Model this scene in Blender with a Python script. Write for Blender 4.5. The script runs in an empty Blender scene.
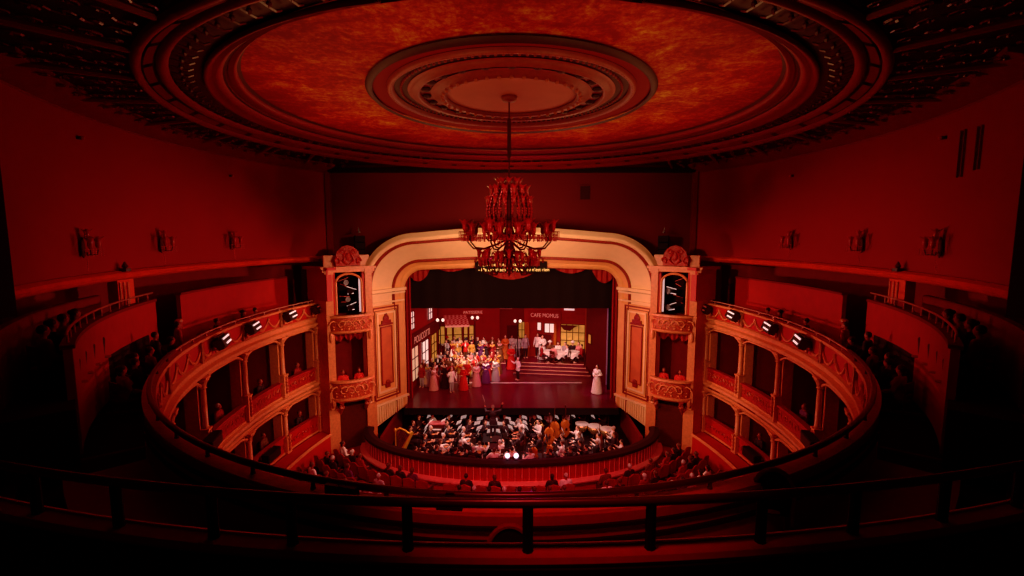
import bpy, bmesh, math, random
from mathutils import Vector, Matrix
R = random.Random(7)
EYE = 10.9            # camera height above the stalls floor; the code below works with heights relative to the eye
scene = bpy.context.scene
C = scene.collection
rad = math.radians
ORD = 'first second third fourth fifth sixth seventh eighth ninth tenth eleventh twelfth thirteenth fourteenth fifteenth sixteenth seventeenth eighteenth nineteenth twentieth'.split()
def nth(i):
    if i < 20: return ORD[i]
    return 'twenty-' + ORD[i-20] if i < 29 else ('thirtieth' if i == 29 else 'thirty-' + ORD[i-30])

# ---------------------------------------------------------------- materials
MATS = {}
def mat(name, col, rough=.6, metal=0., var=.3, scale=6., bump=0., emit=0., ecol=None, spec=.4, coat=0., kind='noise', col2=None):
    if name in MATS: return MATS[name]
    m = bpy.data.materials.new(name); m.use_nodes = True
    nt = m.node_tree; n = nt.nodes; l = nt.links
    b = n['Principled BSDF']
    b.inputs['Roughness'].default_value = rough
    b.inputs['Metallic'].default_value = metal
    b.inputs['Specular IOR Level'].default_value = spec
    b.inputs['Coat Weight'].default_value = coat
    tc = n.new('ShaderNodeTexCoord')
    if kind == 'wave':
        t = n.new('ShaderNodeTexWave'); t.inputs['Scale'].default_value = scale; t.inputs['Distortion'].default_value = 1.5
    elif kind == 'voronoi':
        t = n.new('ShaderNodeTexVoronoi'); t.inputs['Scale'].default_value = scale
    elif kind == 'checker':
        t = n.new('ShaderNodeTexChecker'); t.inputs['Scale'].default_value = scale
    else:
        t = n.new('ShaderNodeTexNoise'); t.inputs['Scale'].default_value = scale; t.inputs['Detail'].default_value = 5
    l.new(tc.outputs['Object'], t.inputs['Vector'])
    out = t.outputs['Distance'] if kind == 'voronoi' else t.outputs['Fac']
    mx = n.new('ShaderNodeMix'); mx.data_type = 'RGBA'
    c2 = col2 or [min(1, x*(1+var)) for x in col]
    c1 = col if col2 else [x*(1-var) for x in col]
    mx.inputs[6].default_value = (*c1, 1); mx.inputs[7].default_value = (*c2, 1)
    l.new(out, mx.inputs[0]); l.new(mx.outputs[2], b.inputs['Base Color'])
    if bump:
        bp = n.new('ShaderNodeBump'); bp.inputs['Strength'].default_value = bump; bp.inputs['Distance'].default_value = .05
        l.new(out, bp.inputs['Height']); l.new(bp.outputs['Normal'], b.inputs['Normal'])
    if emit:
        b.inputs['Emission Color'].default_value = (*(ecol or col), 1); b.inputs['Emission Strength'].default_value = emit
    MATS[name] = m
    return m

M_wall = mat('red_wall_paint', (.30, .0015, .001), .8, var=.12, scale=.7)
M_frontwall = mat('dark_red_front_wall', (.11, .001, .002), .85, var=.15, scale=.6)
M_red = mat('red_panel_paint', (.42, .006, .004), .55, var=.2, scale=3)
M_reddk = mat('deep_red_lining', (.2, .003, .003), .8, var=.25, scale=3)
M_velvet = mat('red_velvet', (.34, .004, .006), .75, var=.25, scale=12)
M_trim = mat('pink_gold_plaster', (.64, .19, .085), .42, var=.3, scale=9, bump=.25)
M_orn = mat('ornament_relief', (.40, .05, .02), .4, var=.75, scale=14, bump=.9, kind='noise')
M_ornred = mat('red_ornament_relief', (.36, .012, .008), .4, var=.7, scale=12, bump=.9)
M_cream = mat('cream_plaster', (.80, .50, .27), .6, var=.08, scale=3)
M_cream2 = mat('warm_ochre_plaster', (.72, .30, .11), .6, var=.15, scale=3)
M_rope = mat('red_rope_moulding', (.24, .012, .006), .5, var=.7, scale=16, bump=.6)
M_dado = mat('ribbed_cream_dado', (.85, .55, .28), .6, var=.08, scale=5)
M_cornice = mat('cornice_gilding', (.75, .06, .012), .5, var=.3, scale=3)  # light on the ledge put into a brighter colour
M_black = mat('black_cloth', (.003, .0006, .0006), .9, var=.4, scale=5)
M_blackmet = mat('black_metal', (.012, .004, .004), .4, var=.3, scale=9, spec=.5)
M_carpet = mat('dark_carpet', (.02, .001, .001), .95, var=.3, scale=9)
M_rail = mat('dark_red_rail', (.06, .003, .004), .3, var=.3, scale=6, spec=.6)
M_railmet = mat('worn_brass_rail', (.55, .2, .16), .3, metal=.2, var=.3, scale=6)
M_mould = mat('red_ceiling_moulding', (.20, .003, .0015), .5, var=.25, scale=5)
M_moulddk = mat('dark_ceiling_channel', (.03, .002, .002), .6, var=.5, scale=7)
M_mauve = mat('rose_moulding', (.26, .03, .02), .5, var=.35, scale=8)
M_darkros = mat('dark_rosette_band', (.03, .002, .002), .6, var=.6, scale=9)
M_disc = mat('pale_rose_disc', (.48, .11, .07), .7, var=.15, scale=1.5)
M_lat = mat('dark_lattice_ground', (.012, .001, .002), .7, var=.5, scale=6)
M_latorn = mat('lattice_scroll', (.10, .003, .006), .28, var=.6, scale=9, spec=.8)
M_latrib = mat('lattice_rib', (.20, .003, .002), .55, var=.25, scale=5)
M_glass = mat('ruby_tinted_glass', (.42, .03, .035), .22, var=.8, scale=30, spec=.45, coat=.1)
M_glasshi = mat('pale_glass_drop', (.70, .14, .14), .12, var=.6, scale=20, spec=.9, coat=.6)
M_bronze = mat('dark_bronze', (.07, .006, .005), .65, metal=.1, var=.3, scale=9)
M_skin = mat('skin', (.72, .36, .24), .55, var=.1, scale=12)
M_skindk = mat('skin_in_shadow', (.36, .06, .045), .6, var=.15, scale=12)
M_hair = mat('dark_hair', (.02, .008, .006), .6, var=.4, scale=30)
M_hairbr = mat('brown_hair', (.10, .03, .015), .6, var=.4, scale=30)
M_hairgr = mat('grey_hair', (.5, .4, .38), .6, var=.3, scale=30)
M_stage = mat('stage_boards', (.12, .0006, .022), .28, var=.35, scale=2.2, spec=.55)
M_set = mat('red_scenery', (.26, .003, .003), .7, var=.2, scale=2)
M_setdk = mat('dark_red_scenery', (.10, .001, .002), .75, var=.3, scale=2)
M_seto = mat('orange_scenery', (.30, .014, .005), .7, var=.3, scale=3)
M_step = mat('step_edge', (.7, .3, .2), .5, var=.2, scale=5)
M_winw = mat('lit_white_window', (.8, .66, .6), .5, emit=.75, ecol=(1, .72, .62), var=.1)
M_winy = mat('lit_amber_window', (.6, .36, .08), .5, emit=.24, ecol=(1, .50, .10), var=.6, scale=3)
M_globe = mat('lit_globe', (.9, .8, .7), .3, emit=1.1, ecol=(1, .72, .6), var=.05)
M_lens = mat('lit_lens', (.9, .8, .8), .3, emit=.9, ecol=(1, .66, .66), var=.05)
M_sign = mat('sign_lettering', (.75, .3, .24), .5, emit=.25, ecol=(1, .35, .25), var=.05)
M_title = mat('title_lettering', (.9, .6, .2), .5, emit=.9, ecol=(1, .55, .18), var=.05)
M_tube = mat('lit_white_tube', (.8, .7, .7), .3, emit=.6, ecol=(1, .7, .68), var=.1)  # glow put into the niche poles and clamp bars; also the cafe strip
M_white = mat('white_cloth', (.85, .72, .68), .7, var=.12, scale=9)
M_paper = mat('sheet_paper', (.9, .8, .76), .6, emit=.3, ecol=(1, .72, .66), var=.08, scale=5)  # light of the stand lamps put into the paper as a faint glow
M_wood = mat('orange_varnished_wood', (.46, .11, .02), .25, var=.4, scale=7, kind='wave', spec=.6)
M_wooddk = mat('dark_varnished_wood', (.08, .015, .008), .3, var=.4, scale=7)
M_gold = mat('gilded_wood', (.85, .45, .08), .3, metal=.5, var=.3, scale=8)
M_brassm = mat('bright_brass', (.9, .55, .25), .2, metal=.8, var=.2, scale=8)
M_drape = mat('red_drape', (.30, .006, .006), .7, var=.3, scale=5)
M_stallwall = mat('stalls_wall_paint', (.42, .008, .006), .6, var=.15, scale=2)
M_line = mat('pale_line', (.85, .32, .26), .5, var=.2, scale=5)
M_pitfl = mat('pit_floor', (.015, .003, .004), .8, var=.3, scale=4)
M_vent = mat('vent_shadow', (.03, .001, .001), .9, var=.3)

def fresco_mat():
    m = bpy.data.materials.new('painted_gold_and_red_fresco'); m.use_nodes = True
    nt = m.node_tree; n = nt.nodes; l = nt.links; b = n['Principled BSDF']
    b.inputs['Roughness'].default_value = .75; b.inputs['Specular IOR Level'].default_value = .2
    tc = n.new('ShaderNodeTexCoord')
    # painted gold haze that thins out away from the rosette
    mp = n.new('ShaderNodeMapping'); mp.inputs['Location'].default_value = (-12.6*0, -13.4/6.4, 0); mp.inputs['Scale'].default_value = (1/6.4, 1/6.4, 0)
    l.new(tc.outputs['Object'], mp.inputs['Vector'])
    ln = n.new('ShaderNodeVectorMath'); ln.operation = 'LENGTH'; l.new(mp.outputs['Vector'], ln.inputs[0])
    a = n.new('ShaderNodeTexNoise'); a.inputs['Scale'].default_value = 1.1; a.inputs['Detail'].default_value = 9; a.inputs['Roughness'].default_value = .72; a.inputs['Distortion'].default_value = .8
    l.new(tc.outputs['Object'], a.inputs['Vector'])
    f = n.new('ShaderNodeTexNoise'); f.inputs['Scale'].default_value = 7; f.inputs['Detail'].default_value = 6; f.inputs['Roughness'].default_value = .8
    l.new(tc.outputs['Object'], f.inputs['Vector'])
    a2 = n.new('ShaderNodeMath'); a2.operation = 'MULTIPLY_ADD'; l.new(a.outputs['Fac'], a2.inputs[0]); a2.inputs[1].default_value = 2.3; a2.inputs[2].default_value = -1.15-.9+.82
    s1 = n.new('ShaderNodeMath'); s1.operation = 'MULTIPLY_ADD'; l.new(f.outputs['Fac'], s1.inputs[0]); s1.inputs[1].default_value = 1.8; l.new(a2.outputs[0], s1.inputs[2])
    s2 = n.new('ShaderNodeMath'); s2.operation = 'MULTIPLY_ADD'; l.new(ln.outputs['Value'], s2.inputs[0]); s2.inputs[1].default_value = -.72; l.new(s1.outputs[0], s2.inputs[2])
    cr = n.new('ShaderNodeValToRGB'); l.new(s2.outputs[0], cr.inputs['Fac'])
    e = cr.color_ramp.elements
    e[0].position = .0; e[0].color = (.20, .002, .001, 1)
    e[1].position = 1.; e[1].color = (.62, .34, .04, 1)
    x = e.new(.3); x.color = (.34, .012, .002, 1)
    x = e.new(.6); x.color = (.42, .11, .01, 1)
    l.new(cr.outputs['Color'], b.inputs['Base Color'])
    return m
M_fresco = fresco_mat()

# ---------------------------------------------------------------- mesh helpers
class MB:
    def __init__(s, M=None): s.v = []; s.f = []; s.M = M
    def add(s, vs, fs):
        o = len(s.v)
        if s.M is not None: vs = [s.M @ Vector(v) for v in vs]
        s.v += [tuple(v) for v in vs]; s.f += [tuple(o+i for i in f) for f in fs]
        return s
    def box(s, c, d, rz=0., rx=0., ry=0.):
        m = Matrix.Translation(c) @ Matrix.Rotation(rz, 4, 'Z') @ Matrix.Rotation(ry, 4, 'Y') @ Matrix.Rotation(rx, 4, 'X')
        vs = [m @ Vector((x*d[0]/2, y*d[1]/2, z*d[2]/2)) for x in (-1, 1) for y in (-1, 1) for z in (-1, 1)]
        return s.add(vs, [(0,1,3,2),(4,6,7,5),(0,4,5,1),(2,3,7,6),(0,2,6,4),(1,5,7,3)])
    def tube(s, pts, r, n=6, closed=False):
        pts = [Vector(p) for p in pts]; N = len(pts); vs = []; fs = []
        for i, p in enumerate(pts):
            a = pts[(i-1) % N] if (closed or i > 0) else p
            b = pts[(i+1) % N] if (closed or i < N-1) else p
            t = (b-a).normalized() if (b-a).length > 1e-9 else Vector((0, 0, 1))
            up = Vector((0, 0, 1)) if abs(t.z) < .95 else Vector((1, 0, 0))
            x = t.cross(up).normalized(); y = x.cross(t)
            ri = r[i] if isinstance(r, (list, tuple)) else r
            vs += [p + (x*math.cos(k*2*math.pi/n) + y*math.sin(k*2*math.pi/n))*ri for k in range(n)]
        for i in range(N if closed else N-1):
            j = (i+1) % N
            fs += [(i*n+k, i*n+(k+1) % n, j*n+(k+1) % n, j*n+k) for k in range(n)]
        if not closed: fs += [tuple(range(n)), tuple(range((N-1)*n, N*n))]
        return s.add(vs, fs)
    def lathe(s, prof, n=16, c=(0, 0, 0), sx=1., sy=1., cap=True):
        vs = []; fs = []; c = Vector(c)
        for r, z in prof:
            vs += [c + Vector((r*sx*math.cos(k*2*math.pi/n), r*sy*math.sin(k*2*math.pi/n), z)) for k in range(n)]
        for i in range(len(prof)-1):
            fs += [(i*n+k, i*n+(k+1) % n, (i+1)*n+(k+1) % n, (i+1)*n+k) for k in range(n)]
        if cap: fs += [tuple(range(n)), tuple(range((len(prof)-1)*n, len(prof)*n))]
        return s.add(vs, fs)
    def ell(s, c, r, n=12, m=8, rz=0., rx=0., ry=0.):
        mm = Matrix.Translation(c) @ Matrix.Rotation(rz, 4, 'Z') @ Matrix.Rotation(ry, 4, 'Y') @ Matrix.Rotation(rx, 4, 'X')
        vs = [mm @ Vector((0, 0, -r[2]))]; fs = []
        for i in range(1, m):
            a = -math.pi/2 + math.pi*i/m
            vs += [mm @ Vector((r[0]*math.cos(a)*math.cos(k*2*math.pi/n), r[1]*math.cos(a)*math.sin(k*2*math.pi/n), r[2]*math.sin(a))) for k in range(n)]
        vs.append(mm @ Vector((0, 0, r[2])))
        fs += [(0, 1+(k+1) % n, 1+k) for k in range(n)]
        for i in range(m-2):
            fs += [(1+i*n+k, 1+i*n+(k+1) % n, 1+(i+1)*n+(k+1) % n, 1+(i+1)*n+k) for k in range(n)]
        L = len(vs)-1; o = 1+(m-2)*n
        fs += [(o+k, o+(k+1) % n, L) for k in range(n)]
        return s.add(vs, fs)
    def cap(s, a, ra, b, rb, n=10):
        a = Vector(a); b = Vector(b); d = b-a; L = max(d.length, 1e-6); t = d/L
        up = Vector((0, 0, 1)) if abs(t.z) < .9 else Vector((1, 0, 0))
        x = t.cross(up).normalized(); y = t.cross(x)
        rings = [(-.999*ra, .12*ra), (-.7*ra, .71*ra), (0, ra), (L, rb), (L+.7*rb, .71*rb), (L+.999*rb, .12*rb)]
        vs = []; fs = []
        for o, r in rings:
            vs += [a + t*o + (x*math.cos(k*2*math.pi/n)+y*math.sin(k*2*math.pi/n))*r for k in range(n)]
        for i in range(5):
            fs += [(i*n+k, i*n+(k+1) % n, (i+1)*n+(k+1) % n, (i+1)*n+k) for k in range(n)]
        fs += [tuple(range(n)), tuple(range(5*n, 6*n))]
        return s.add(vs, fs)
    def surf(s, fn, nu, nv, wu=False, wv=False):
        vs = [fn(i/(nu if wu else nu-1), j/(nv if wv else nv-1)) for i in range(nu) for j in range(nv)]
        fs = []
        for i in range(nu if wu else nu-1):
            for j in range(nv if wv else nv-1):
                fs.append((i*nv+j, ((i+1) % nu)*nv+j, ((i+1) % nu)*nv+(j+1) % nv, i*nv+(j+1) % nv))
        return s.add(vs, fs)
    def prism(s, poly, y0, y1):     # poly in x,z ; extruded along y
        n = len(poly)
        vs = [(x, y0, z) for x, z in poly] + [(x, y1, z) for x, z in poly]
        return s.add(vs, [tuple(range(n)), tuple(range(2*n-1, n-1, -1))] + [(i, (i+1) % n, n+(i+1) % n, n+i) for i in range(n)])
    def sweep(s, secs, prof, closed_path=False):
        # secs: list of (point3, outward normal3); prof: list of (off, z); closed profile
        n = len(prof); vs = []; fs = []
        for p, nr in secs:
            vs += [Vector(p) + Vector(nr)*o + Vector((0, 0, z)) for o, z in prof]
        N = len(secs)
        for i in range(N if closed_path else N-1):
            j = (i+1) % N
            fs += [(i*n+k, i*n+(k+1) % n, j*n+(k+1) % n, j*n+k) for k in range(n)]
        if not closed_path: fs += [tuple(range(n)), tuple(range((N-1)*n, N*n))]
        return s.add(vs, fs)
    def build(s, name, mt, parent=None, loc=None, smooth=False, recalc=True):
        me = bpy.data.meshes.new(name); me.from_pydata(s.v, [], s.f)
        if recalc:
            bm = bmesh.new(); bm.from_mesh(me); bmesh.ops.recalc_face_normals(bm, faces=bm.faces); bm.to_mesh(me); bm.free()
        if smooth:
            for p in me.polygons: p.use_smooth = True
        me.materials.append(mt)
        o = bpy.data.objects.new(name, me); C.objects.link(o)
        if parent: o.parent = parent
        if loc is not None: o.location = loc
        return o

def tag(o, label=None, cat=None, group=None, kind=None):
    if label: o['label'] = label
    if cat: o['category'] = cat
    if group: o['group'] = group
    if kind: o['kind'] = kind
    return o
def empty(name, loc=(0, 0, 0), rz=0.):
    o = bpy.data.objects.new(name, None); C.objects.link(o); o.location = loc; o.rotation_euler = (0, 0, rz); o.empty_display_size = .1
    return o
def struct(o, label=None): return tag(o, label, None, None, 'structure')
def dup(root, loc, rz=None, label=None, group=None):
    def cp(o, par):
        c = o.copy(); C.objects.link(c)
        if par: c.parent = par
        for ch in [q for q in o.children]: cp(ch, c)
        return c
    r = cp(root, None); r.location = loc
    if rz is not None: r.rotation_euler = (0, 0, rz)
    if label: r['label'] = label
    if group: r['group'] = group
    return r

# ellipses in plan: (centre y, half width, half depth); angle 0 is nearest the camera, 90 the widest, beyond 90 towards the stage
ET = (19., 10.45, 13.3)      # balcony front
EP = (19., 11.9, 14.1)      # gallery parapet
EW = (17., 12.1, 14.2)      # upper wall
EB = (17., 13.7, 15.8)      # wall behind the gallery
EC = (18.5, 12.7, 14.6)
EPIT = (23.6, 7.2, 3.9)
def rp(E, ph, off=0., z=0.):
    c, a, b = E; p = rad(ph)
    n = Vector((math.sin(p)/a, -math.cos(p)/b, 0)).normalized()
    return Vector((a*math.sin(p), c-b*math.cos(p), z)) + n*off
def rn(E, ph):
    c, a, b = E; p = rad(ph)
    return Vector((math.sin(p)/a, -math.cos(p)/b, 0)).normalized()
def rsecs(E, p0, p1, n): return [(rp(E, p0+(p1-p0)*i/n), rn(E, p0+(p1-p0)*i/n)) for i in range(n+1)]
def rrot(E, ph):            # z rotation turning local -y onto the inward side (towards the hall)
    n = rn(E, ph); return math.atan2(n.x, -n.y) + math.pi
SIDE = {-1: 'left', 1: 'right'}
# ---------------------------------------------------------------- floors, walls, ceiling
def slab(name, x0, x1, y0, y1, z0, z1, m, label=None):
    return struct(MB().box(((x0+x1)/2, (y0+y1)/2, (z0+z1)/2), (x1-x0, y1-y0, z1-z0)).build(name, m), label)
slab('floor', -13.5, 13.5, 4, 24.6, -11.0, -10.9, M_velvet)
slab('floor_pit', -6.6, 6.6, 19.9, 27.2, -11.3, -11.2, M_pitfl)
# stalls floor is cut away over the pit by rebuilding it as a ring outside the pit rail
bpy.data.objects.remove(bpy.data.objects['floor'])
mb = MB()
mb.surf(lambda u, v: (lambda q: Vector((q.x*(1-v)+math.copysign(13.5, q.x)*v if abs(q.x) > .01 else 0, q.y*(1-v)+4*v if True else 0, -10.9)))(rp(EPIT, -88+176*u, .1)), 49, 2)
for sgn in (-1, 1): mb.box((sgn*10.4, 23.8, -10.95), (6.2, 1.6, .1))
struct(mb.build('floor', M_velvet))

for sgn in (-1, 1):
    secs = [(Vector((sgn*p.x, p.y, p.z)), Vector((sgn*n.x, n.y, 0))) for p, n in rsecs(EW, 57, 126.9, 40)]
    w = struct(MB().sweep(secs, [(0, -1.25), (0, 3.6), (.2, 3.6), (.2, -1.25)]).build('wall_'+SIDE[sgn], M_wall, smooth=False))
    struct(MB().sweep(secs[:], [(-.02, 3.25), (-.75, 3.49), (-.75, 3.6), (0, 3.6), (0, 3.2)]).build('trim_1' if sgn < 0 else 'trim_2', M_mould))
    c = struct(MB().sweep(secs, [(0, -1.08), (-.1, -1.08), (-.22, -1.14), (-.26, -1.22), (-.2, -1.3), (-.08, -1.36), (.3, -1.36), (.3, -1.1)]).build('cornice_'+SIDE[sgn], M_cornice), 'long red gilded cornice ledge under the upper wall')
    # gallery recess: soffit, back wall
    sb = [(Vector((sgn*p.x, p.y, p.z)), Vector((sgn*n.x, n.y, 0))) for p, n in rsecs(EB, 40, 124, 40)]
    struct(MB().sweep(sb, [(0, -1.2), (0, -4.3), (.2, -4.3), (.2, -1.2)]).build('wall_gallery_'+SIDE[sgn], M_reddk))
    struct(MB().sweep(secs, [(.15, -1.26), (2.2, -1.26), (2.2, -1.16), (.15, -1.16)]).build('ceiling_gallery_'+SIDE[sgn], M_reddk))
    # dark pier where the side wall stops
    p = rp(EW, 57, -.1); 
    struct(MB().box((sgn*p.x, p.y-.2, 1.0), (.5, .6, 5.2)).build('trim_3' if sgn < 0 else 'trim_4', M_black))
    # terraced gallery floor
    fs = [(Vector((sgn*p.x, p.y, p.z)), Vector((sgn*n.x, n.y, 0))) for p, n in rsecs(ET, 34, 113, 40)]
    struct(MB().sweep(fs, [(.17, -4.54), (3.2, -4.54), (3.2, -4.46), (.17, -4.46)]).build('floor_gallery_'+SIDE[sgn], M_carpet))

# front wall with an arched opening left for the portal (built in three pieces around it)
mb = MB()

struct(MB().box((0, 25.42, 3.33), (19.0, .3, .22)).build('trim_5', M_black))  # black strip standing in for the shadow gap under the ceiling
for sgn in (-1, 1): struct(MB().box((sgn*9.55, 25.45, 1.15), (.22, .3, 4.9)).build('trim_6' if sgn < 0 else 'trim_7', M_reddk))

# ceiling plane
mb = MB(); mb.surf(lambda u, v: Vector((12.6*math.sin(2*math.pi*u)*v, 17+14.6*math.cos(2*math.pi*u)*v, 3.6)), 64, 6, wu=True)
struct(mb.build('ceiling', M_lat))
def ering(name, A, B, z0, z1, m, bulge=None, n=96, parent=None, smooth=True):
    # A,B : (cy,a,b) inner and outer ellipse; z0,z1 heights; bulge: list of (t, dz)
    pr_ = bulge or [(0, 0), (1, 0)]
    def fn(u, v):
        k = v*(len(pr_)-1); i = min(int(k), len(pr_)-2); f = k-i
        t = pr_[i][0]*(1-f)+pr_[i+1][0]*f; dz = pr_[i][1]*(1-f)+pr_[i+1][1]*f
        cy, a, b = [A[q]*(1-t)+B[q]*t for q in range(3)]
        return Vector((a*math.sin(2*math.pi*u), cy+b*math.cos(2*math.pi*u), z0*(1-t)+z1*t+dz))
    mb = MB().surf(fn, n, len(pr_), wu=True)
    return mb.build(name, m, parent, smooth=smooth)
HALF = [(0, 0), (.12, -.05), (.35, -.1), (.65, -.1), (.88, -.05), (1, 0)]
STEP = [(0, 0), (.02, -.07), (.3, -.1), (.34, -.05), (.62, -.07), (.66, -.02), (1, 0)]
F0 = (13.75, 6.6, 6.64); F1 = (14.25, 7.1, 7.13); G0 = (14.75, 7.8, 7.6); G1 = (15., 8.5, 8.4); G2 = (15.25, 8.85, 8.8); G3 = (15.75, 9.4, 9.3); G4 = (16., 9.65, 9.8)
LI = (12.89, 3.6, 4.0)
fr = struct(ering('ceiling_fresco', (12.89, 3.5, 3.9), F0, 3.55, 3.55, M_fresco, [(0, 0), (.25, 0), (.5, 0), (.75, 0), (1, 0)]), 'large oval painted ceiling in red and gold haze')
cm = struct(ering('ceiling_moulding', F0, F1, 3.5, 3.5, M_mould, STEP), 'wide stepped red moulding around the oval ceiling painting')
ering('moulding', F1, G0, 3.5, 3.45, M_mould, [(0, 0), (.05, -.1), (.4, -.14), (.5, -.06), (.8, -.1), (.95, -.08), (1, 0)], parent=cm)
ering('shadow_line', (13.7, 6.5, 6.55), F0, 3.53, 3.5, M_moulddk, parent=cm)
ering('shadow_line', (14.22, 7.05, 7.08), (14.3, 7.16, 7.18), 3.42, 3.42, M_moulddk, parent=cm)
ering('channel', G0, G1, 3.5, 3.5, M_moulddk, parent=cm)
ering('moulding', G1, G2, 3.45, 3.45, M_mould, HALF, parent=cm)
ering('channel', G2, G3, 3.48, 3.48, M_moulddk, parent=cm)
ering('moulding', G3, G4, 3.45, 3.45, M_mould, HALF, parent=cm)
# raised panels in the outer channel, small leaf brackets in the inner one
mbp = MB(); mbl = MB()
for k in range(40):
    u0 = (k+.08)/40; u1 = (k+.92)/40
    def fn(u, v, u0=u0, u1=u1):
        t = .18+.64*v; cy, a, b = [G2[q]*(1-t)+G3[q]*t for q in range(3)]; w = u0+(u1-u0)*u
        return Vector((a*math.sin(2*math.pi*w), cy+b*math.cos(2*math.pi*w), 3.42))
    mbp.surf(fn, 5, 2)
mbp.build('raised_panel_band', M_mould, cm)
for k in range(110):
    u = k/110; cy, a, b = [G0[q]*.35+G1[q]*.65 for q in range(3)]
    p = Vector((a*math.sin(2*math.pi*u), cy+b*math.cos(2*math.pi*u), 3.44))
    mbl.ell(p, (.05, .05, .06), 6, 4); d = (p-Vector((0, cy, p.z))).normalized()
    mbl.tube([p-d*.22, p-d*.12+Vector((0, 0, -.05)), p+d*.05+Vector((0, 0, -.03)), p+d*.2], .022, 4)
mbl.build('leaf_bracket_band', M_latorn, cm)
# scrolled lattice panels between the outer moulding and the cove, one per bay, with ribs between
NB = 30
for k in range(NB):
    u0, u1 = k/NB, (k+1)/NB
    def at(u, t, z=3.5):
        A = G4; Bq = (17, 11.6, 13.7)
        cy, a, b = [A[q]*(1-t)+Bq[q]*t for q in range(3)]
        return Vector((a*math.sin(2*math.pi*u), cy+b*math.cos(2*math.pi*u), z))
    um = (u0+u1)/2
    if at(um, .5).y > 24.8 or at(um, .3).y < 4.5: continue
    sc = MB()
    for t in [.1+.8*i/5 for i in range(6)]:
        for q in range(3):
            uu = u0+(u1-u0)*(q+.8)/3.6
            c0 = at(uu+R.uniform(-.002, .002), t, 3.5); dr = (at(uu, 1)-at(uu, 0)).normalized(); dt = (at(u1, t)-at(u0, t)).normalized()
            r = R.uniform(.09, .16); fl = R.choice((-1, 1))
            pts = [c0 + (dr*math.cos(fl*w)*1.6 + dt*math.sin(fl*w))*r*(1-w/8.5) + Vector((0, 0, -.06)) for w in [j*.8 for j in range(8)]]
            sc.tube(pts, R.uniform(.014, .03), 4)
            if R.random() < .5: sc.ell(c0+Vector((0, 0, -.07)), (.035, .035, .04), 5, 4)
    o = sc.build('ceiling_scroll_panel', M_latorn); struct(o, 'dark scrolled plaster panel in the outer ring of the ceiling')
    rb = MB(); d0, d1 = at(u0, 0, 3.46), at(u0, 1, 3.46); 
    rb.tube([d0, d1], .07, 6); rb.tube([d0+(d1-d0)*.02+Vector((.0, .0, -.03)), d1+Vector((0, 0, -.03))], .03, 6)
    rb.build('rib', M_latrib, o)
# ceiling rosette
ro = tag(empty('ceiling_rosette', (0, 12.6, 3.5)), 'large round moulded rosette at the centre of the painted ceiling', 'ceiling rosette')
def rr(name, A, B, m, bulge=None, dz=0., z=0.):
    o = ering(name, (A[0]-12.6, A[1], A[2]), (B[0]-12.6, B[1], B[2]), dz, dz, m, bulge, parent=ro); return o
r0 = (12.89, 3.6, 4.); r1 = (12.82, 3.42, 3.76); r2 = (12.55, 3.05, 3.2); r3 = (12.48, 2.85, 2.98); r4 = (12.5, 2.55, 2.6); r5 = (12.5, 2.25, 2.27); r6 = (12.52, 2.0, 2.06); r7 = (12.58, 1.62, 1.66)
rr('dark_rim', r1, r0, M_darkros, [(0, -.06), (.4, -.1), (1, 0)])
rr('painted_ring', r2, r1, M_fresco, None, -.01)
rr('moulding', r3, r2, M_mauve, HALF, -.02)
rr('dark_band', r4, r3, M_darkros, None, 0)
rr('moulding', r5, r4, M_mauve, STEP, -.02)
rr('stud_band', r6, r5, M_mould, None, 0)
rr('moulding', r7, r6, M_mauve, STEP, -.03)
rr('disc', (12.58, .02, .02), r7, M_disc, None, -.02)
def beads(name, A, n, r, m, z, fl=1.):
    name = name.replace('ring', 'moulding')
    mb = MB()
    for k in range(n):
        u = 2*math.pi*k/n
        mb.ell((A[1]*math.sin(u), A[0]-12.6+A[2]*math.cos(u), z), (r, r, r*fl), 6, 4)
    o = mb.build(name, m, ro); o['kind'] = 'stuff'
beads('stud_ring', (12.51, 2.12, 2.17), 24, .12, M_darkros, -.03, .5)
beads('bead_ring', (12.5, 2.7, 2.79), 110, .035, M_mauve, -.03)
beads('bead_ring', (12.55, 1.72, 1.77), 40, .05, M_disc, -.12)
beads('bead_ring', (12.5, 2.95, 3.08), 130, .03, M_mauve, -.1)

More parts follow.
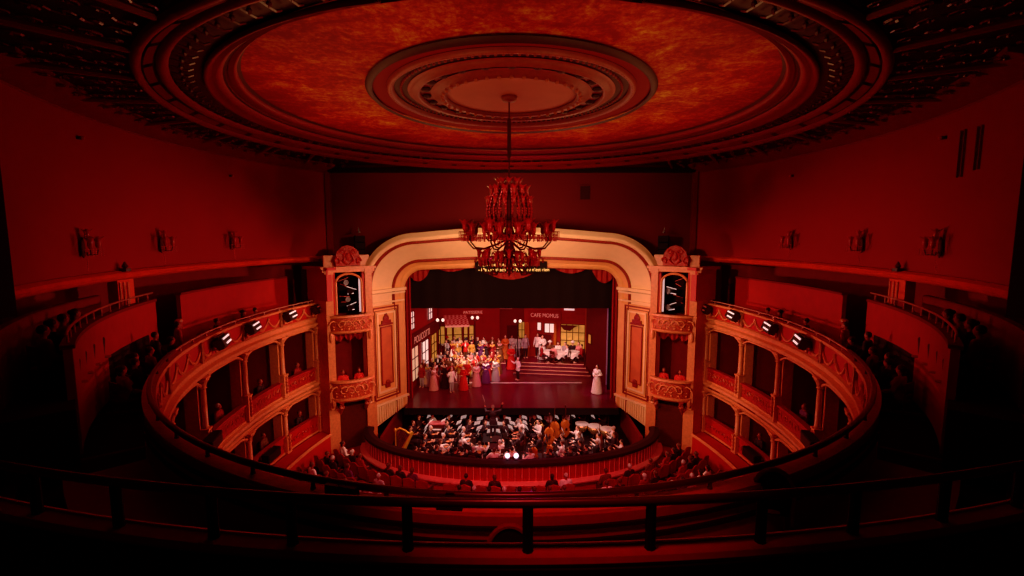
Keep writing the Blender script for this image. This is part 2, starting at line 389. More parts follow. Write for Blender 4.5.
# ---------------------------------------------------------------- proscenium portal
def arch(w, zs, rx, rz, zt, zb, n=14, m=10):
    """half profile list of (x,z) from left jamb foot over the crown to the right foot"""
    L = [(-w, zb), (-w, (zb+zs)/2), (-w, zs)]
    zk = zt - .28*rz/2.3
    for i in range(1, n+1):
        a = math.pi/2*i/n
        L.append((-w+rx*(1-math.cos(a)), zs+(zk-zs)*math.sin(a)))
    for i in range(1, m):
        t = i/m; x = (-w+rx)*(1-t); L.append((x, zk+(zt-zk)*math.sin(t*math.pi/2)))
    L.append((0, zt))
    return L + [(-x, z) for x, z in reversed(L[:-1])]
AO = arch(7.45, -2.6, 2.7, 2.3, .16, -10.3); AI = arch(5.95, -3.1, 1.05, .95, -1.78, -9.6)
YO, YI = 24.2, 26.5
def arch_band(name, s0, s1, m, prof, parent):
    """loft between the outer and inner arch from s0 to s1; prof: list of (t, lift towards the hall)"""
    N = len(AO)
    def P(i, s, lift):
        x = AO[i][0]*(1-s)+AI[i][0]*s; z = AO[i][1]*(1-s)+AI[i][1]*s; y = YO*(1-s)+YI*s
        i0, i1 = max(i-1, 0), min(i+1, N-1)
        tx, tz = AO[i1][0]-AO[i0][0], AO[i1][1]-AO[i0][1]; L = math.hypot(tx, tz); nx, nz = tz/L, -tx/L
        return Vector((x+nx*lift*.8, y-lift*.6, z+nz*lift*.8))
    mb = MB()
    vs = []; k = len(prof)
    for i in range(N): vs += [P(i, s0+(s1-s0)*t, l) for t, l in prof]
    fs = [(i*k+j, (i+1)*k+j, (i+1)*k+j+1, i*k+j+1) for i in range(N-1) for j in range(k-1)]
    mb.add(vs, fs)
    return mb.build(name, m, parent, smooth=False)
HB = [(0, 0), (.1, .05), (.35, .1), (.65, .1), (.9, .05), (1, 0)]
po = arch_band('proscenium_arch', .17, .66, M_cream, [(0, 0), (.5, 0), (1, 0)], None)
struct(po, 'broad cream proscenium arch with red rope mouldings framing the stage')
arch_band('outer_moulding', 0, .09, M_cream, [(0, -.3)]+HB, po)
arch_band('rope_moulding', .09, .17, M_rope, HB, po)
arch_band('rope_moulding', .66, .73, M_rope, HB, po)
arch_band('inner_band', .73, .86, M_cream2, [(0, 0), (1, 0)], po)
arch_band('inner_moulding', .86, 1., M_cream2, HB+[(1.02, -.3)], po)
# front wall: a sheet with the arch cut out of it
mb = MB(); vs = []; hole = [(x*.985, z-.05) for x, z in AO]
for x, z in hole:
    dx, dz = x, z+4.5; t = 9.75/max(abs(dx), 1e-6)
    if dz > 0: t = min(t, (3.6+4.5)/dz)
    ox, oz = dx*t, -4.5+dz*t
    if z <= -2.6: ox, oz = math.copysign(9.75, x), z
    vs += [(x, 25.55, z), (ox, 25.55, oz)]
vs += [(9.75, 25.55, 3.6), (-9.75, 25.55, 3.6)]
fs = [(2*i, 2*i+2, 2*i+3, 2*i+1) for i in range(len(hole)-1)]
for i in range(len(hole)-1):          # fill the two top corners
    a, b = vs[2*i+1], vs[2*i+3]
    if abs(abs(a[0])-9.75) < 1e-4 and abs(b[2]-3.6) < 1e-4 and abs(abs(b[0])-9.75) > 1e-4: fs.append((2*i+1, 2*i+3, len(vs)-1))
    if abs(abs(b[0])-9.75) < 1e-4 and abs(a[2]-3.6) < 1e-4 and abs(abs(a[0])-9.75) > 1e-4: fs.append((2*i+1, 2*i+3, len(vs)-2))
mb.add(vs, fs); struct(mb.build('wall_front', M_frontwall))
# shoulder block closing the portal against the front wall
mb = MB(); N = len(AO); vs = []
for i in range(N): vs += [(AO[i][0]*1.0, YO+.15, AO[i][1]+.02), (AO[i][0], 25.6, AO[i][1]+.02)]
mb.add(vs, [(2*i, 2*i+2, 2*i+3, 2*i+1) for i in range(N-1)]); mb.build('extrados', M_trim, po)
for sgn in (-1, 1):
    u = Vector((1.5, 2.3, 0)).normalized(); nn = Vector((2.3, -1.5, 0)).normalized()
    M = Matrix(((u.x*-sgn, nn.x*-sgn, 0, sgn*7.45), (u.y, nn.y, 0, 24.2), (0, 0, 1, 0), (0, 0, 0, 1)))
    L = 2.746
    # impost (capital) across the pilaster
    MB(M).box((L*.5, .09, -2.92), (L*.98, .22, .16)).box((L*.5, .07, -3.1), (L*.94, .16, .1)).box((L*.5, .06, -3.55), (L*.92, .12, .08)).build('impost', M_cream, po)
    MB(M).box((L*.47, .04, -6.35), (L*.86, .1, 5.3)).build('pilaster', M_cream2, po)
    def frame(m, x0, x1, z0, z1, t, d, y):
        m.box(((x0+x1)/2, y, z1), (x1-x0+t, d, t)); m.box(((x0+x1)/2, y, z0), (x1-x0+t, d, t))
        m.box((x0, y, (z0+z1)/2), (t, d, z1-z0)); m.box((x1, y, (z0+z1)/2), (t, d, z1-z0))
    m = MB(M); frame(m, .38, 2.1, -8.7, -3.8, .07, .08, .11); frame(m, .5, 1.98, -8.55, -3.95, .03, .06, .11); m.build('panel_frame', M_rope, po)
    m = MB(M); frame(m, .66, 1.84, -8.35, -4.1, .09, .08, .11); m.build('panel_frame', M_cream, po)
    m = MB(M); frame(m, .86, 1.62, -7.95, -4.85, .06, .08, .12); m.box((1.24, .12, -4.72), (.9, .1, .1)); m.box((1.24, .12, -4.58), (.62, .1, .16)); m.ell((1.24, .12, -4.4), (.22, .06, .2)); m.ell((1.24, .12, -4.2), (.1, .05, .12)); m.build('obelisk_relief', M_rope, po)
    MB(M).box((1.24, .1, -6.4), (.72, .06, 3.05)).build('relief_field', mat('salmon_relief_field', (.5, .10, .04), .6, var=.3, scale=2), po)
    m = MB(M); m.box((1.24, .13, -8.05), (.3, .1, .22)); m.ell((1.24, .16, -7.85), (.16, .08, .12)); m.build('relief_boss', M_rope, po)
    # ribbed dado
    m = MB(M); m.box((L*.5, .08, -8.98), (L, .2, .12)); 
    z1 = -9.05
    for k in range(17):
        x = L*(k+.5)/17; m.cap((x, .03, z1-.1), .06, (x, .03, -10.15+.75*x/L*.8), .06, 6)
    m.build('ribbed_dado', M_dado, po)

# ---------------------------------------------------------------- balcony front (tier over the boxes)
PH = 111.
secs = rsecs(ET, -PH, PH, 110)
bp = MB().sweep(secs, [(0, -3.42), (0, -4.08), (.1, -4.3), (.16, -4.3), (.16, -3.42)]).build('balcony_parapet', M_red)
struct(bp, 'horseshoe red balcony parapet with plaster swags above the boxes')
MB().sweep(secs, [(-.04, -3.36), (-.06, -3.44), (.2, -3.44), (.2, -3.36)]).build('top_moulding', M_trim, bp)
MB().sweep(secs, [(0, -4.06), (-.1, -4.1), (-.12, -4.16), (-.03, -4.2), (-.03, -4.3), (-.16, -4.36), (-.18, -4.42), (-.06, -4.45), (-.06, -4.55), (.2, -4.55), (.2, -4.1)]).build('cornice', M_trim, bp)
COLS = [110.4, 99.2, 87.1, 72.8, 58.5, 46.]
for sgn in (-1, 1):
    for i in range(len(COLS)-1):
        p1, p0 = COLS[i], COLS[i+1]; mb = MB(); nb = 3
        for b in range(nb):
            pts = []
            for k in range(9):
                t = k/8; ph = p0+(p1-p0)*(b+t)/nb
                pts.append(rp(ET, sgn*ph, -.03, -3.62-.36*(1-(2*t-1)**2)))
            mb.tube(pts, [.02+.03*(1-(2*k/8-1)**2) for k in range(9)], 5)
            q = rp(ET, sgn*(p0+(p1-p0)*b/nb), -.03, -3.6); mb.ell(q, (.06, .06, .07), 6, 5); mb.tube([q, q+Vector((0, 0, -.25))], [.035, .01], 5)
        mb.build('swag', M_trim, bp)
        mb = MB(); 
        for ph in (p0, p1): mb.box(rp(ET, sgn*ph, -.03, -3.75), (.18, .12, .68), rz=rrot(ET, sgn*ph))
        mb.build('pedestal', M_trim, bp)
# inner, audience-side ledge of the parapet
MB().sweep(rsecs(ET, -40, 40, 30), [(.16, -3.52), (.26, -3.52), (.26, -3.57), (.16, -3.57)]).build('book_ledge', M_black, bp)
MB().sweep(rsecs(ET, -40, 40, 30), [(.18, -3.4), (.22, -3.4), (.22, -4.2), (.18, -4.2)]).build('padded_back', M_velvet, bp)
MB().sweep(rsecs(ET, -40, 40, 30), [(.22, -3.70), (.26, -3.70), (.26, -3.76), (.22, -3.76)]).build('trim_strip', M_black, bp)
# hand rail on little posts, dark over the near part and paler along the sides
def railthing(E, p0, p1, off, z, r, m, npost, zpost, label, name='hand_rail', n=60, pr_=.03):
    t = tag(empty(name, rp(E, (p0+p1)/2, off, zpost)), label, 'rail')
    o = t.location
    MB().tube([rp(E, p0+(p1-p0)*i/n, off, z)-o for i in range(n+1)], r, 8).build('rail', m, t, smooth=True)
    for ph in (npost if isinstance(npost, list) else [p0+(p1-p0)*(k+.5)/npost for k in range(npost)]):
        q = rp(E, ph, off, 0)-Vector((o.x, o.y, 0))
        MB().lathe([(pr_*1.25, zpost-o.z), (pr_*1.25, zpost-o.z+.02), (pr_, zpost-o.z+.03), (pr_, z-o.z-.01)], 8, (q.x, q.y, 0)).build('post', m, t)
    return t
railthing(ET, -64, 64, .06, -3.22, .05, M_rail, 22, -3.36, 'dark red handrail along the middle of the horseshoe balcony front')
railthing(ET, -PH, -64.3, .06, -3.24, .028, M_railmet, 10, -3.36, 'thin shiny rail on the left arm of the balcony front')
railthing(ET, 64.3, PH, .06, -3.24, .028, M_railmet, 10, -3.36, 'thin shiny rail on the right arm of the balcony front')

# ---------------------------------------------------------------- boxes under the balcony
UF, LF = -7.55, -10.0           # box floors
for sgn in (-1, 1):
    S = SIDE[sgn]
    fs = [(Vector((sgn*p.x, p.y, p.z)), Vector((sgn*n.x, n.y, 0))) for p, n in rsecs(ET, 40, PH, 36)]
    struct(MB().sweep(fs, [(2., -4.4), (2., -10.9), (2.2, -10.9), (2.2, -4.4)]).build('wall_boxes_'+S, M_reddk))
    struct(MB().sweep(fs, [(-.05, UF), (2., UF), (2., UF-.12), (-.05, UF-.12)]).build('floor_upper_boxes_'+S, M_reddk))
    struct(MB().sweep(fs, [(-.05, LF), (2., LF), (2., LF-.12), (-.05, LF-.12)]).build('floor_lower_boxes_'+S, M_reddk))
    for ph in COLS:
        MB().box(rp(ET, sgn*ph, .3, -6.0), (.34, .4, 2.9), rz=rrot(ET, sgn*ph)).box(rp(ET, sgn*ph, .3, -8.9), (.34, .4, 2.1), rz=rrot(ET, sgn*ph)).build('divider_pilaster', M_trim, bp)
    st = struct(MB().sweep(fs, [(-.02, -7.32), (-.14, -7.36), (-.16, -7.44), (-.05, -7.5), (-.05, -7.62), (-.12, -7.68), (-.05, -7.8), (.15, -7.8), (.15, -7.32)]).build('trim_8' if sgn < 0 else 'trim_9', M_trim))
    # stalls dado wall under the boxes
    sw = struct(MB().sweep(fs, [(-.9, -9.97), (-.9, -10.9), (-.75, -10.9), (-.75, -10.05), (-.08, -10.05), (-.08, -9.97)]).build('wall_stalls_'+S, M_stallwall))
    MB().sweep(fs, [(-.88, -9.86), (-.96, -9.9), (-.96, -9.97), (-.88, -9.99)]).build('capping', M_trim, sw)
    for i, ph in enumerate(COLS):
        q = rp(ET, sgn*ph, 0, 0); rot = rrot(ET, sgn*ph)
        where = 'at the stage end' if i == 0 else nth(i) + ' from the stage'
        for lev, zb, zt in (('upper', -7.32, -4.55), ('lower', -9.95, -7.8)):
            t = tag(empty('box_column', (q.x, q.y, zb), rot), f'slim gilt column of the {lev} boxes, {S} of the hall, {where if i else "last one " + where}', 'column', 'columns between the boxes')
            h = zt-zb; b = 1.0 if lev == 'upper' else .75
            MB().box((0, 0, b/2), (.3, .26, b)).box((0, 0, b+.03), (.34, .3, .06)).box((0, 0, .04), (.34, .3, .08)).build('base', M_trim, t)
            MB().lathe([(.1, b+.06), (.12, b+.1), (.095, b+.16), (.085, h-.4)], 10).build('shaft', M_trim, t, smooth=True)
            MB().lathe([(.09, h-.4), (.13, h-.37), (.1, h-.33), (.13, h-.2), (.2, h-.1), (.2, h-.07)], 10).box((0, 0, h-.035), (.42, .36, .07)).build('capital', M_trim, t)
            m = MB(); 
            for k in range(5): m.ell((.0, -.15, b*.25+.16*k), (.07, .05, .09), 6, 5)
            m.build('carved_drop', M_orn, t)
        struct(MB().box(rp(ET, sgn*ph, 1.05, -7.2), (.1, 1.9, 5.6), rz=rot).build('wall_box_divider', M_reddk))
    for i in range(len(COLS)-1):
        p1, p0 = COLS[i]-.7, COLS[i+1]+.7
        bs = [(rp(ET, sgn*(p0+(p1-p0)*k/6)), rn(ET, sgn*(p0+(p1-p0)*k/6))) for k in range(7)]
        for lev, z0, z1 in (('upper', -7.32, -6.6), ('lower', -9.95, -9.1)):
            o = bs[3][0]+Vector((0, 0, z0))
            b2 = [(p-bs[3][0], n) for p, n in bs]
            t = tag(empty('box_balustrade', o), f'red panelled balustrade of the {nth(i)} {lev} box from the stage, {S} side', 'balustrade', 'box balustrades')
            MB().sweep(b2, [(.02, 0), (.02, z1-z0-.06), (.1, z1-z0-.06), (.1, 0)]).build('panel', M_ornred if lev == 'upper' else M_red, t)
            MB().sweep(b2, [(-.04, z1-z0), (-.05, z1-z0-.07), (.18, z1-z0-.07), (.18, z1-z0)]).build('arm_rest', M_velvet, t)
            m = MB(); 
            for k in range(7):
                ph = p0+(p1-p0)*(k+.5)/7; c = rp(ET, sgn*ph, .0, z0+.36)-o; tx = Vector((math.cos(rrot(ET, sgn*ph)), math.sin(rrot(ET, sgn*ph)), 0)); f = 1 if k % 2 else -1
                m.tube([c+tx*f*.14*math.cos(a)*(1-a/8)+Vector((0, 0, .17*math.sin(a)*(1-a/8))) for a in [j*.8 for j in range(7)]], [.028-.002*j for j in range(7)], 4)
            o2 = m.build('scroll_relief', M_ornred if lev == 'lower' else mat('balustrade_gilding', (.5, .07, .02), .4, var=.3), t); o2['kind'] = 'stuff'
            MB().sweep(b2, [(-.02, 0), (-.02, .08), (.03, .08), (.03, 0)]).build('plinth', M_trim, t)
        # arched head trim of each opening + hanging leaf cluster
        mb = MB()
        for (zt, zr) in ((-4.55, .2), (-7.8, .18)):
            pts = []
            for k in range(13):
                tt = k/12; e = abs(2*tt-1); ph = p0+(p1-p0)*tt
                pts.append(rp(ET, sgn*ph, .0, zt-.06-zr*max(0, (e-.6)/.4)**2))
            mb.tube(pts, .05, 5)
        mb.build('opening_moulding', M_trim, st)

# proscenium boxes
box_frames = {}
for sgn in (-1, 1):
    S = SIDE[sgn]
    A = Vector((-9.0, 23.2, 0)); B = Vector((-7.2, 24.27, 0)); u = (B-A).normalized(); nn = Vector((u.y, -u.x, 0)); O = (A+B)/2; W = (B-A).length/2
    M = Matrix(((u.x*-sgn, nn.x*-sgn, 0, O.x*-sgn), (u.y, nn.y, 0, O.y), (0, 0, 1, 0), (0, 0, 0, 1)))
    box_frames[sgn] = M
    t = empty('stage_box'); tag(t, f'tall gilded stage box with bowed fronts between portal and {S} boxes', 'stage box', 'bowed stage boxes')
    # side piers, back, floors
    m = MB(M)
    for sx in (-1, 1):
        m.box((sx*(W-.1), -.1, -5.0), (.34, .5, 6.6)); m.box((sx*(W-.1), .1, -4.0), (.4, .3, .14)); m.box((sx*(W-.1), .1, -1.75), (.4, .3, .3))
        m.box((sx*(W-.12), -.1, -9.8), (.5, .5, 2.2))
        for zc in (-5.0, -8.3): m.ell((sx*(W-.1), .17, zc), (.1, .1, .28), 8, 6)
    m.build('pier', M_trim, t)
    MB(M).box((0, -1.5, -6.3), (2*W+.3, .1, 9.2)).build('back_panel', M_reddk, t)
    MB(M).box((0, -.75, -8.15), (2*W, 1.5, .12)).box((0, -.75, -4.55), (2*W, 1.5, .12)).build('box_floor', M_reddk, t)
    # entablature + crest
    m = MB(M); m.box((0, -.1, -1.6), (2*W+.55, .75, .12)); m.box((0, -.12, -1.74), (2*W+.4, .65, .14)); m.box((0, -.35, -1.3), (2*W+.1, .3, .6)); m.build('entablature', M_trim, t)
    m = MB(M)
    m.prism([(-.58, -1.52), (-.62, -1.2), (-.5, -.8), (-.28, -.58), (0, -.5), (.28, -.58), (.5, -.8), (.62, -1.2), (.58, -1.52)], -.06, .08)
    for sx in (-1, 1):
        m.tube([(sx*.5+sx*.14*math.cos(a)*(1-a/9), .1, -1.28+.2*math.sin(a)*(1-a/9)) for a in [k*.7 for k in range(9)]], .045, 6)
        m.tube([(sx*.24+sx*.13*math.cos(a)*(1-a/9), .1, -.86+.16*math.sin(a)*(1-a/9)) for a in [k*.7 for k in range(9)]], .04, 6)
        m.tube([(sx*.05, .1, -1.45), (sx*.25, .14, -1.25), (sx*.2, .12, -1.05), (sx*.06, .1, -.75)], [.03, .06, .05, .02], 6)
    m.ell((0, .1, -1.05), (.13, .08, .2)); m.build('crest', M_ornred, t)
    # niche with stage lanterns: arched frame
    m = MB(M); arc = [(-.62, -3.9), (-.62, -2.35)] + [(-.62*math.cos(a), -2.35+.45*math.sin(a)) for a in [math.pi*k/10 for k in range(1, 10)]] + [(.62, -2.35), (.62, -3.9)]
    m.tube([(x, .05, z) for x, z in arc], .06, 6); m.build('niche_frame', M_trim, t)
    m = MB(M); m.box((-.86, -.05, -2.85), (.42, .25, 2.1)); m.box((.86, -.05, -2.85), (.42, .25, 2.1)); m.build('niche_wall', M_red, t)
    MB(M).box((0, -1.1, -2.9), (1.9, .06, 2.2)).build('niche_back', M_black, t)
    # bowed fronts
    def bow(z0, z1, proj, m, name, prof=None):
        def secsb(n=16):
            L = []
            for k in range(n+1):
                x = -W+.02 + (2*W-.04)*k/n; e = x/W; y = proj*(1-e*e)**.6
                L.append((Vector((x, y, 0)), Vector((e*.5, 1, 0)).normalized()))
            return L
        return MB(M).sweep(secsb(), prof or [(0, z0), (.03, (z0+z1)/2), (0, z1), (-.12, z1), (-.12, z0)]).build(name, m, t)
    bow(-4.72, -4.05, .45, M_orn, 'upper_bow_front')
    bow(-4.05, -3.95, .45, M_trim, 'upper_bow_ledge', [(-.14, -3.93), (.1, -3.93), (.12, -4.02), (0, -4.07), (-.14, -4.07)])
    bow(-4.8, -4.7, .45, M_trim, 'upper_bow_base', [(-.14, -4.7), (.06, -4.7), (.05, -4.78), (-.05, -4.86), (-.14, -4.86)])
    bow(-8.1, -7.3, .55, M_orn, 'lower_bow_front')
    bow(-7.2, -7.1, .55, M_trim, 'lower_bow_ledge', [(-.14, -7.18), (.1, -7.18), (.12, -7.28), (0, -7.33), (-.14, -7.33)])
    bow(-8.3, -8.1, .55, M_trim, 'lower_bow_base', [(-.14, -8.08), (.08, -8.08), (.06, -8.2), (-.1, -8.32), (-.3, -8.38), (-.3, -8.08)])
    m = MB(M)
    for x in (-.62, .62): m.tube([(x, .45, -8.25), (x, .42, -8.5), (x, .2, -8.75), (x, .0, -9.0)], [.14, .13, .1, .05], 8)
    m.build('corbel', M_orn, t)
    MB(M).box((0, -.02, -9.75), (1.3, .1, 2.2)).build('door', M_wooddk, t)
    # wall piece joining the box to the horseshoe
    q0 = rp(ET, -PH, .15, 0); a2 = Vector((-9.0, 23.2, 0)); dd = a2-q0; mid = (q0+a2)/2
    m = MB(); m.box((sgn*-mid.x, mid.y, -2.45), (dd.length+.5, .3, 1.5), rz=math.atan2(dd.y, dd.x)*-sgn); m.box((sgn*-mid.x, mid.y, -1.62), (dd.length+.9, .5, .14), rz=math.atan2(dd.y, dd.x)*-sgn)
    m.build('shoulder_block', M_red, t)
    m = MB(); m.box((sgn*-mid.x, mid.y+.1, -7.0), (dd.length+.3, .3, 7.8), rz=math.atan2(dd.y, dd.x)*-sgn); m.build('side_pier', M_trim, t)
    # draped pelmet in the opening
    m = MB(M); m.surf(lambda a, b: Vector(((a*2-1)*(W-.3), -.25+.05*math.sin(a*40), -4.85-b*(.25+.22*abs(math.sin(a*math.pi*3))))), 40, 4)
    m.build('pelmet', M_drape, t)
    # scroll relief on the bowed fronts
    def scrolls(name, z0, z1, proj, n):
        m = MB(M)
        for k in range(n):
            x = -W+.22+(2*W-.44)*k/(n-1); e = x/W; y = proj*(1-e*e)**.6+.03; zc = (z0+z1)/2; h = (z1-z0)*.36; f = 1 if k % 2 else -1
            m.tube([(x+f*h*.9*math.cos(a)*(1-a/8), y, zc+h*math.sin(a)*(1-a/8)) for a in [j*.75 for j in range(8)]], [.045-.003*j for j in range(8)], 5)
            m.ell((x, y, zc-h*.9), (.05, .04, .05), 6, 4)
        o = m.build(name, M_trim, t); o['kind'] = 'stuff'
    scrolls('scroll_relief', -4.72, -4.05, .45, 6); scrolls('scroll_relief', -8.1, -7.3, .55, 6)
    # lantern rig standing in the niche
    for j, (x, z, ln) in enumerate(((-.2, -2.35, .5), (.2, -2.8, .6), (-.15, -3.2, .55), (.18, -3.62, .6))):
        g = tag(empty('stage_lantern', M @ Vector((x, -.35, z))), f'black stage lantern, {nth(j)} from the top of the rig in the {S} niche', 'stage light', 'lanterns rigged in the niches')
        th = math.atan2(M[1][0], M[0][0]) if sgn < 0 else math.atan2(-M[1][0], -M[0][0])
        g.rotation_euler = (0, 0, th if sgn < 0 else th)
        MB().lathe([(.05, -ln/2), (.11, -ln/2+.05), (.12, ln*.2), (.15, ln/2)], 10).build('housing', M_blackmet, g)
        g.children[0].rotation_euler = (rad(90), 0, rad(25*(-1)**j))
        MB().box((0, -.05, .14), (.5, .04, .02), ry=R.uniform(-.4, .4)).box((R.uniform(-.1, .1), -.05, -.14), (.3, .04, .03), ry=R.uniform(-.5, .5)).build('clamp_bar', M_tube if j % 2 else M_glasshi, g)
    g = tag(empty('rig_pole', M @ Vector((.55, -.1, -3.9))), f'bright upright rig pole in the {S} niche', 'pole', 'rig poles')
    MB().lathe([(.045, 0), (.045, 1.75)], 8).build('tube', M_tube, g); MB().lathe([(.12, 0), (.12, .04)], 8).build('foot', M_blackmet, g)  # bright line at the niche jamb put in as a glowing pole

# ---------------------------------------------------------------- gallery parapets on both sides, pier, rails
for sgn in (-1, 1):
    S = SIDE[sgn]
    for nm, p0, p1, z1, lb in (('far', 81.5, 110, -2.1, f'plain red gallery parapet nearest the stage on the {S}'), ('near', 44, 75, -2.1, f'curved red gallery parapet with a rail, {S}, nearer the viewer')):
        ss = [(rp(EP, sgn*(p0+(p1-p0)*k/24)), rn(EP, sgn*(p0+(p1-p0)*k/24))) for k in range(25)]
        o = struct(MB().sweep(ss, [(0, z1), (0, -4.2), (.14, -4.2), (.14, z1)]).build('gallery_parapet', M_red), lb)
        MB().sweep(ss, [(-.04, z1+.05), (-.04, z1-.03), (.18, z1-.03), (.18, z1+.05)]).build('capping', M_reddk, o)
    railthing(EP, sgn*44, sgn*75, .07, -1.85, .025, M_railmet, 12, -2.05, f'thin rail with posts on the curved gallery parapet, {S}', n=24, pr_=.02)
    ss = [(rp(EC, sgn*(46+(26)*k/20)), rn(EC, sgn*(46+26*k/20))) for k in range(21)]
    struct(MB().sweep(ss, [(0, -1.75), (0, -3.2), (.14, -3.2), (.14, -1.75)]).build('gallery_parapet', M_reddk), f'dim outer gallery parapet behind the curved one, {S}')
    q = rp(EW, sgn*82.4, .35, -2.6)
    t = tag(empty('gallery_pier', q, rrot(EW, sgn*82.4)), f'lit fluted pier under the cornice ledge, {S}', 'pier', 'gallery piers')
    m = MB(); m.box((0, 0, .6), (.75, .3, 1.3)); m.build('shaft', M_cornice, t)
    m = MB(); 
    for x in (-.3, -.12, .06): m.cap((x, -.17, .1), .035, (x, -.17, 1.1), .035, 6)
    m.build('fluting', M_trim, t)
    q = rp(EP, sgn*79, -.2, -4.46)
    t = tag(empty('gallery_post', q), f'single upright red post beside the gap in the gallery parapet, {S}', 'post', 'gallery posts')
    MB().lathe([(.12, 0), (.12, .1), (.09, .12), (.09, 1.4), (.12, 1.42), (.12, 1.5)], 10).build('shaft', M_red, t); MB().lathe([(.13, 1.5), (.13, 1.53), (.08, 1.58)], 10).build('cap', M_trim, t)
    q = rp(EW, sgn*80, -.18, -1.1)
    t = tag(empty('finial', q), f'small knobbed finial standing on the cornice ledge, {S}', 'finial', 'cornice finials')
    MB().box((0, 0, .05), (.2, .2, .1)).build('block', M_blackmet, t); MB().lathe([(.05, .1), (.09, .16), (.05, .22), (.02, .3)], 8).build('knob', M_bronze, t)
# ---------------------------------------------------------------- chandelier
def cup_prof(s=1.): return [(.012*s, 0), (.028*s, .02*s), (.044*s, .05*s), (.046*s, .09*s), (.042*s, .13*s), (.06*s, .175*s), (.1*s, .215*s)]
def fluted_cup(mb, c, s=1., n=12):
    prof = cup_prof(s); c = Vector(c)
    vs = []; fs = []
    for i, (r, z) in enumerate(prof):
        k2 = (i/(len(prof)-1))**2
        for k in range(n):
            a = 2*math.pi*k/n; f = 1+(.25*k2*(1 if k % 2 else -1)); vs.append(c+Vector((r*f*math.cos(a), r*f*math.sin(a), z+(.02*s*k2*(1 if k % 2 else -1)))))
    for i in range(len(prof)-1): fs += [(i*n+k, i*n+(k+1) % n, (i+1)*n+(k+1) % n, (i+1)*n+k) for k in range(n)]
    mb.add(vs, fs)
def drops(mb, c, n, ln, r=.014):
    for k in range(n):
        z = c[2]-ln*k/max(1, n-1); mb.ell((c[0], c[1], z), (r, r, r*1.5), 5, 4)
ch = tag(empty('chandelier', (-.06, 12.6, 0)), 'great ruby glass chandelier hanging before the proscenium arch', 'chandelier')
MB().lathe([(.02, 3.34), (.16, 3.36), (.2, 3.42), (.2, 3.48), (.1, 3.5)], 20).build('ceiling_rose', M_mauve, ch, smooth=True)
m = MB().lathe([(.018, 1.3), (.018, 3.4)], 8); m.lathe([(.035, 1.95), (.05, 2.0), (.05, 2.9), (.035, 2.95)], 10); m.build('rod', M_bronze, ch)
m = MB(); m.lathe([(.03, 1.4), (.07, 1.3), (.05, 1.15), (.09, 1.0), (.06, .8), (.05, .3), (.12, .12), (.16, 0), (.1, -.2), (.13, -.32), (.17, -.42), (.1, -.52), (.06, -.7), (.12, -.85), (.08, -.95), (.02, -1.05)], 14); m.build('stem', M_bronze, ch, smooth=True)
# egg-shaped crown basket of glass
m = MB(); m2 = MB()
for k in range(22):
    a = 2*math.pi*k/22
    pts = [(math.cos(a)*r, math.sin(a)*r, z) for r, z in ((.1, 1.3), (.34, 1.22), (.5, .95), (.56, .65), (.53, .35), (.42, .08), (.2, -.08))]
    m.tube(pts, .018, 5)
    for i in range(22):
        t = i/21*5.99; q = int(t); f = t-q; p = Vector(pts[q])*(1-f)+Vector(pts[min(q+1, 6)])*f
        m2.ell(p+Vector((math.cos(a)*.03, math.sin(a)*.03, -.02)), (.028, .028, .045), 5, 4)
m.build('basket_frame', M_bronze, ch); m2.build('basket_prisms', M_glass, ch)
def tier(n, rad_, z, cupS, zc, off, tilt, cl=3):
    for k in range(n):
        a = 2*math.pi*(k+off)/n; d = Vector((math.cos(a), math.sin(a), 0)); tt = Vector((-d.y, d.x, 0))
        arm = MB().tube([d*.08+Vector((0, 0, zc)), d*rad_*.3+Vector((0, 0, zc-.12)), d*rad_*.62+Vector((0, 0, z-.36)), d*rad_*.85+Vector((0, 0, z-.34)), d*rad_*.98+Vector((0, 0, z-.18)), d*rad_+Vector((0, 0, z))], [.028, .024, .022, .02, .02, .02], 7).build('arm', M_bronze, ch, smooth=True)
        for j in range(cl):
            o = d*rad_ + tt*(j-(cl-1)/2)*.2 + d*(-.08 if j != (cl-1)/2 else .05) + Vector((0, 0, z+(0 if j != (cl-1)/2 else .08)))
            mb = MB(); fluted_cup(mb, o, cupS); g = mb.build('glass_cup', M_glass, arm, smooth=True)
            mb = MB()
            mb.lathe([(.1*cupS, 0), (.12*cupS, .012), (.02, .02)], 10, o)
            for q in range(8):
                b = 2*math.pi*q/8; drops(mb, (o.x+.11*cupS*math.cos(b), o.y+.11*cupS*math.sin(b), o.z-.01), 4, .13*cupS/1.3)
            mb.build('drip_pan', M_glasshi if (k+j) % 3 == 0 else M_glass, arm)
            if j != (cl-1)/2: MB().tube([d*rad_+Vector((0, 0, z-.14)), (d*rad_+o)/2+Vector((0, 0, -.12)), o], .012, 5).build('branch', M_bronze, arm)
tier(8, 1.15, .0, 1.35, -.12, .5, 0)
tier(8, .74, -.66, 1.05, -.55, 0., 0, 3)
def ccup(r, z, n, sc, off=0.):
    for k in range(n):
        a = 2*math.pi*(k+off)/n; m = MB(); fluted_cup(m, (r*math.cos(a), r*math.sin(a), z), sc, 10); m.build('glass_cup', M_glass, ch, smooth=True)
ccup(.26, 1.2, 8, 1.1); ccup(.46, 1.0, 12, 1.15, .5); ccup(.56, .78, 14, .9); ccup(.42, .02, 10, 1.5, .5); ccup(.56, .16, 10, 1.2)
m = MB()
for (r, z, n, ln) in ((.5, 1.0, 22, .14), (.58, .66, 26, .12), (.55, .34, 24, .16), (.3, -.1, 16, .16), (.2, -.5, 12, .2), (.16, -.86, 10, .2)):
    for k in range(n): a = 2*math.pi*k/n; drops(m, (r*math.cos(a), r*math.sin(a), z), 3, ln, .017)
o = m.build('crystal_drops', M_glasshi, ch); o['kind'] = 'stuff'

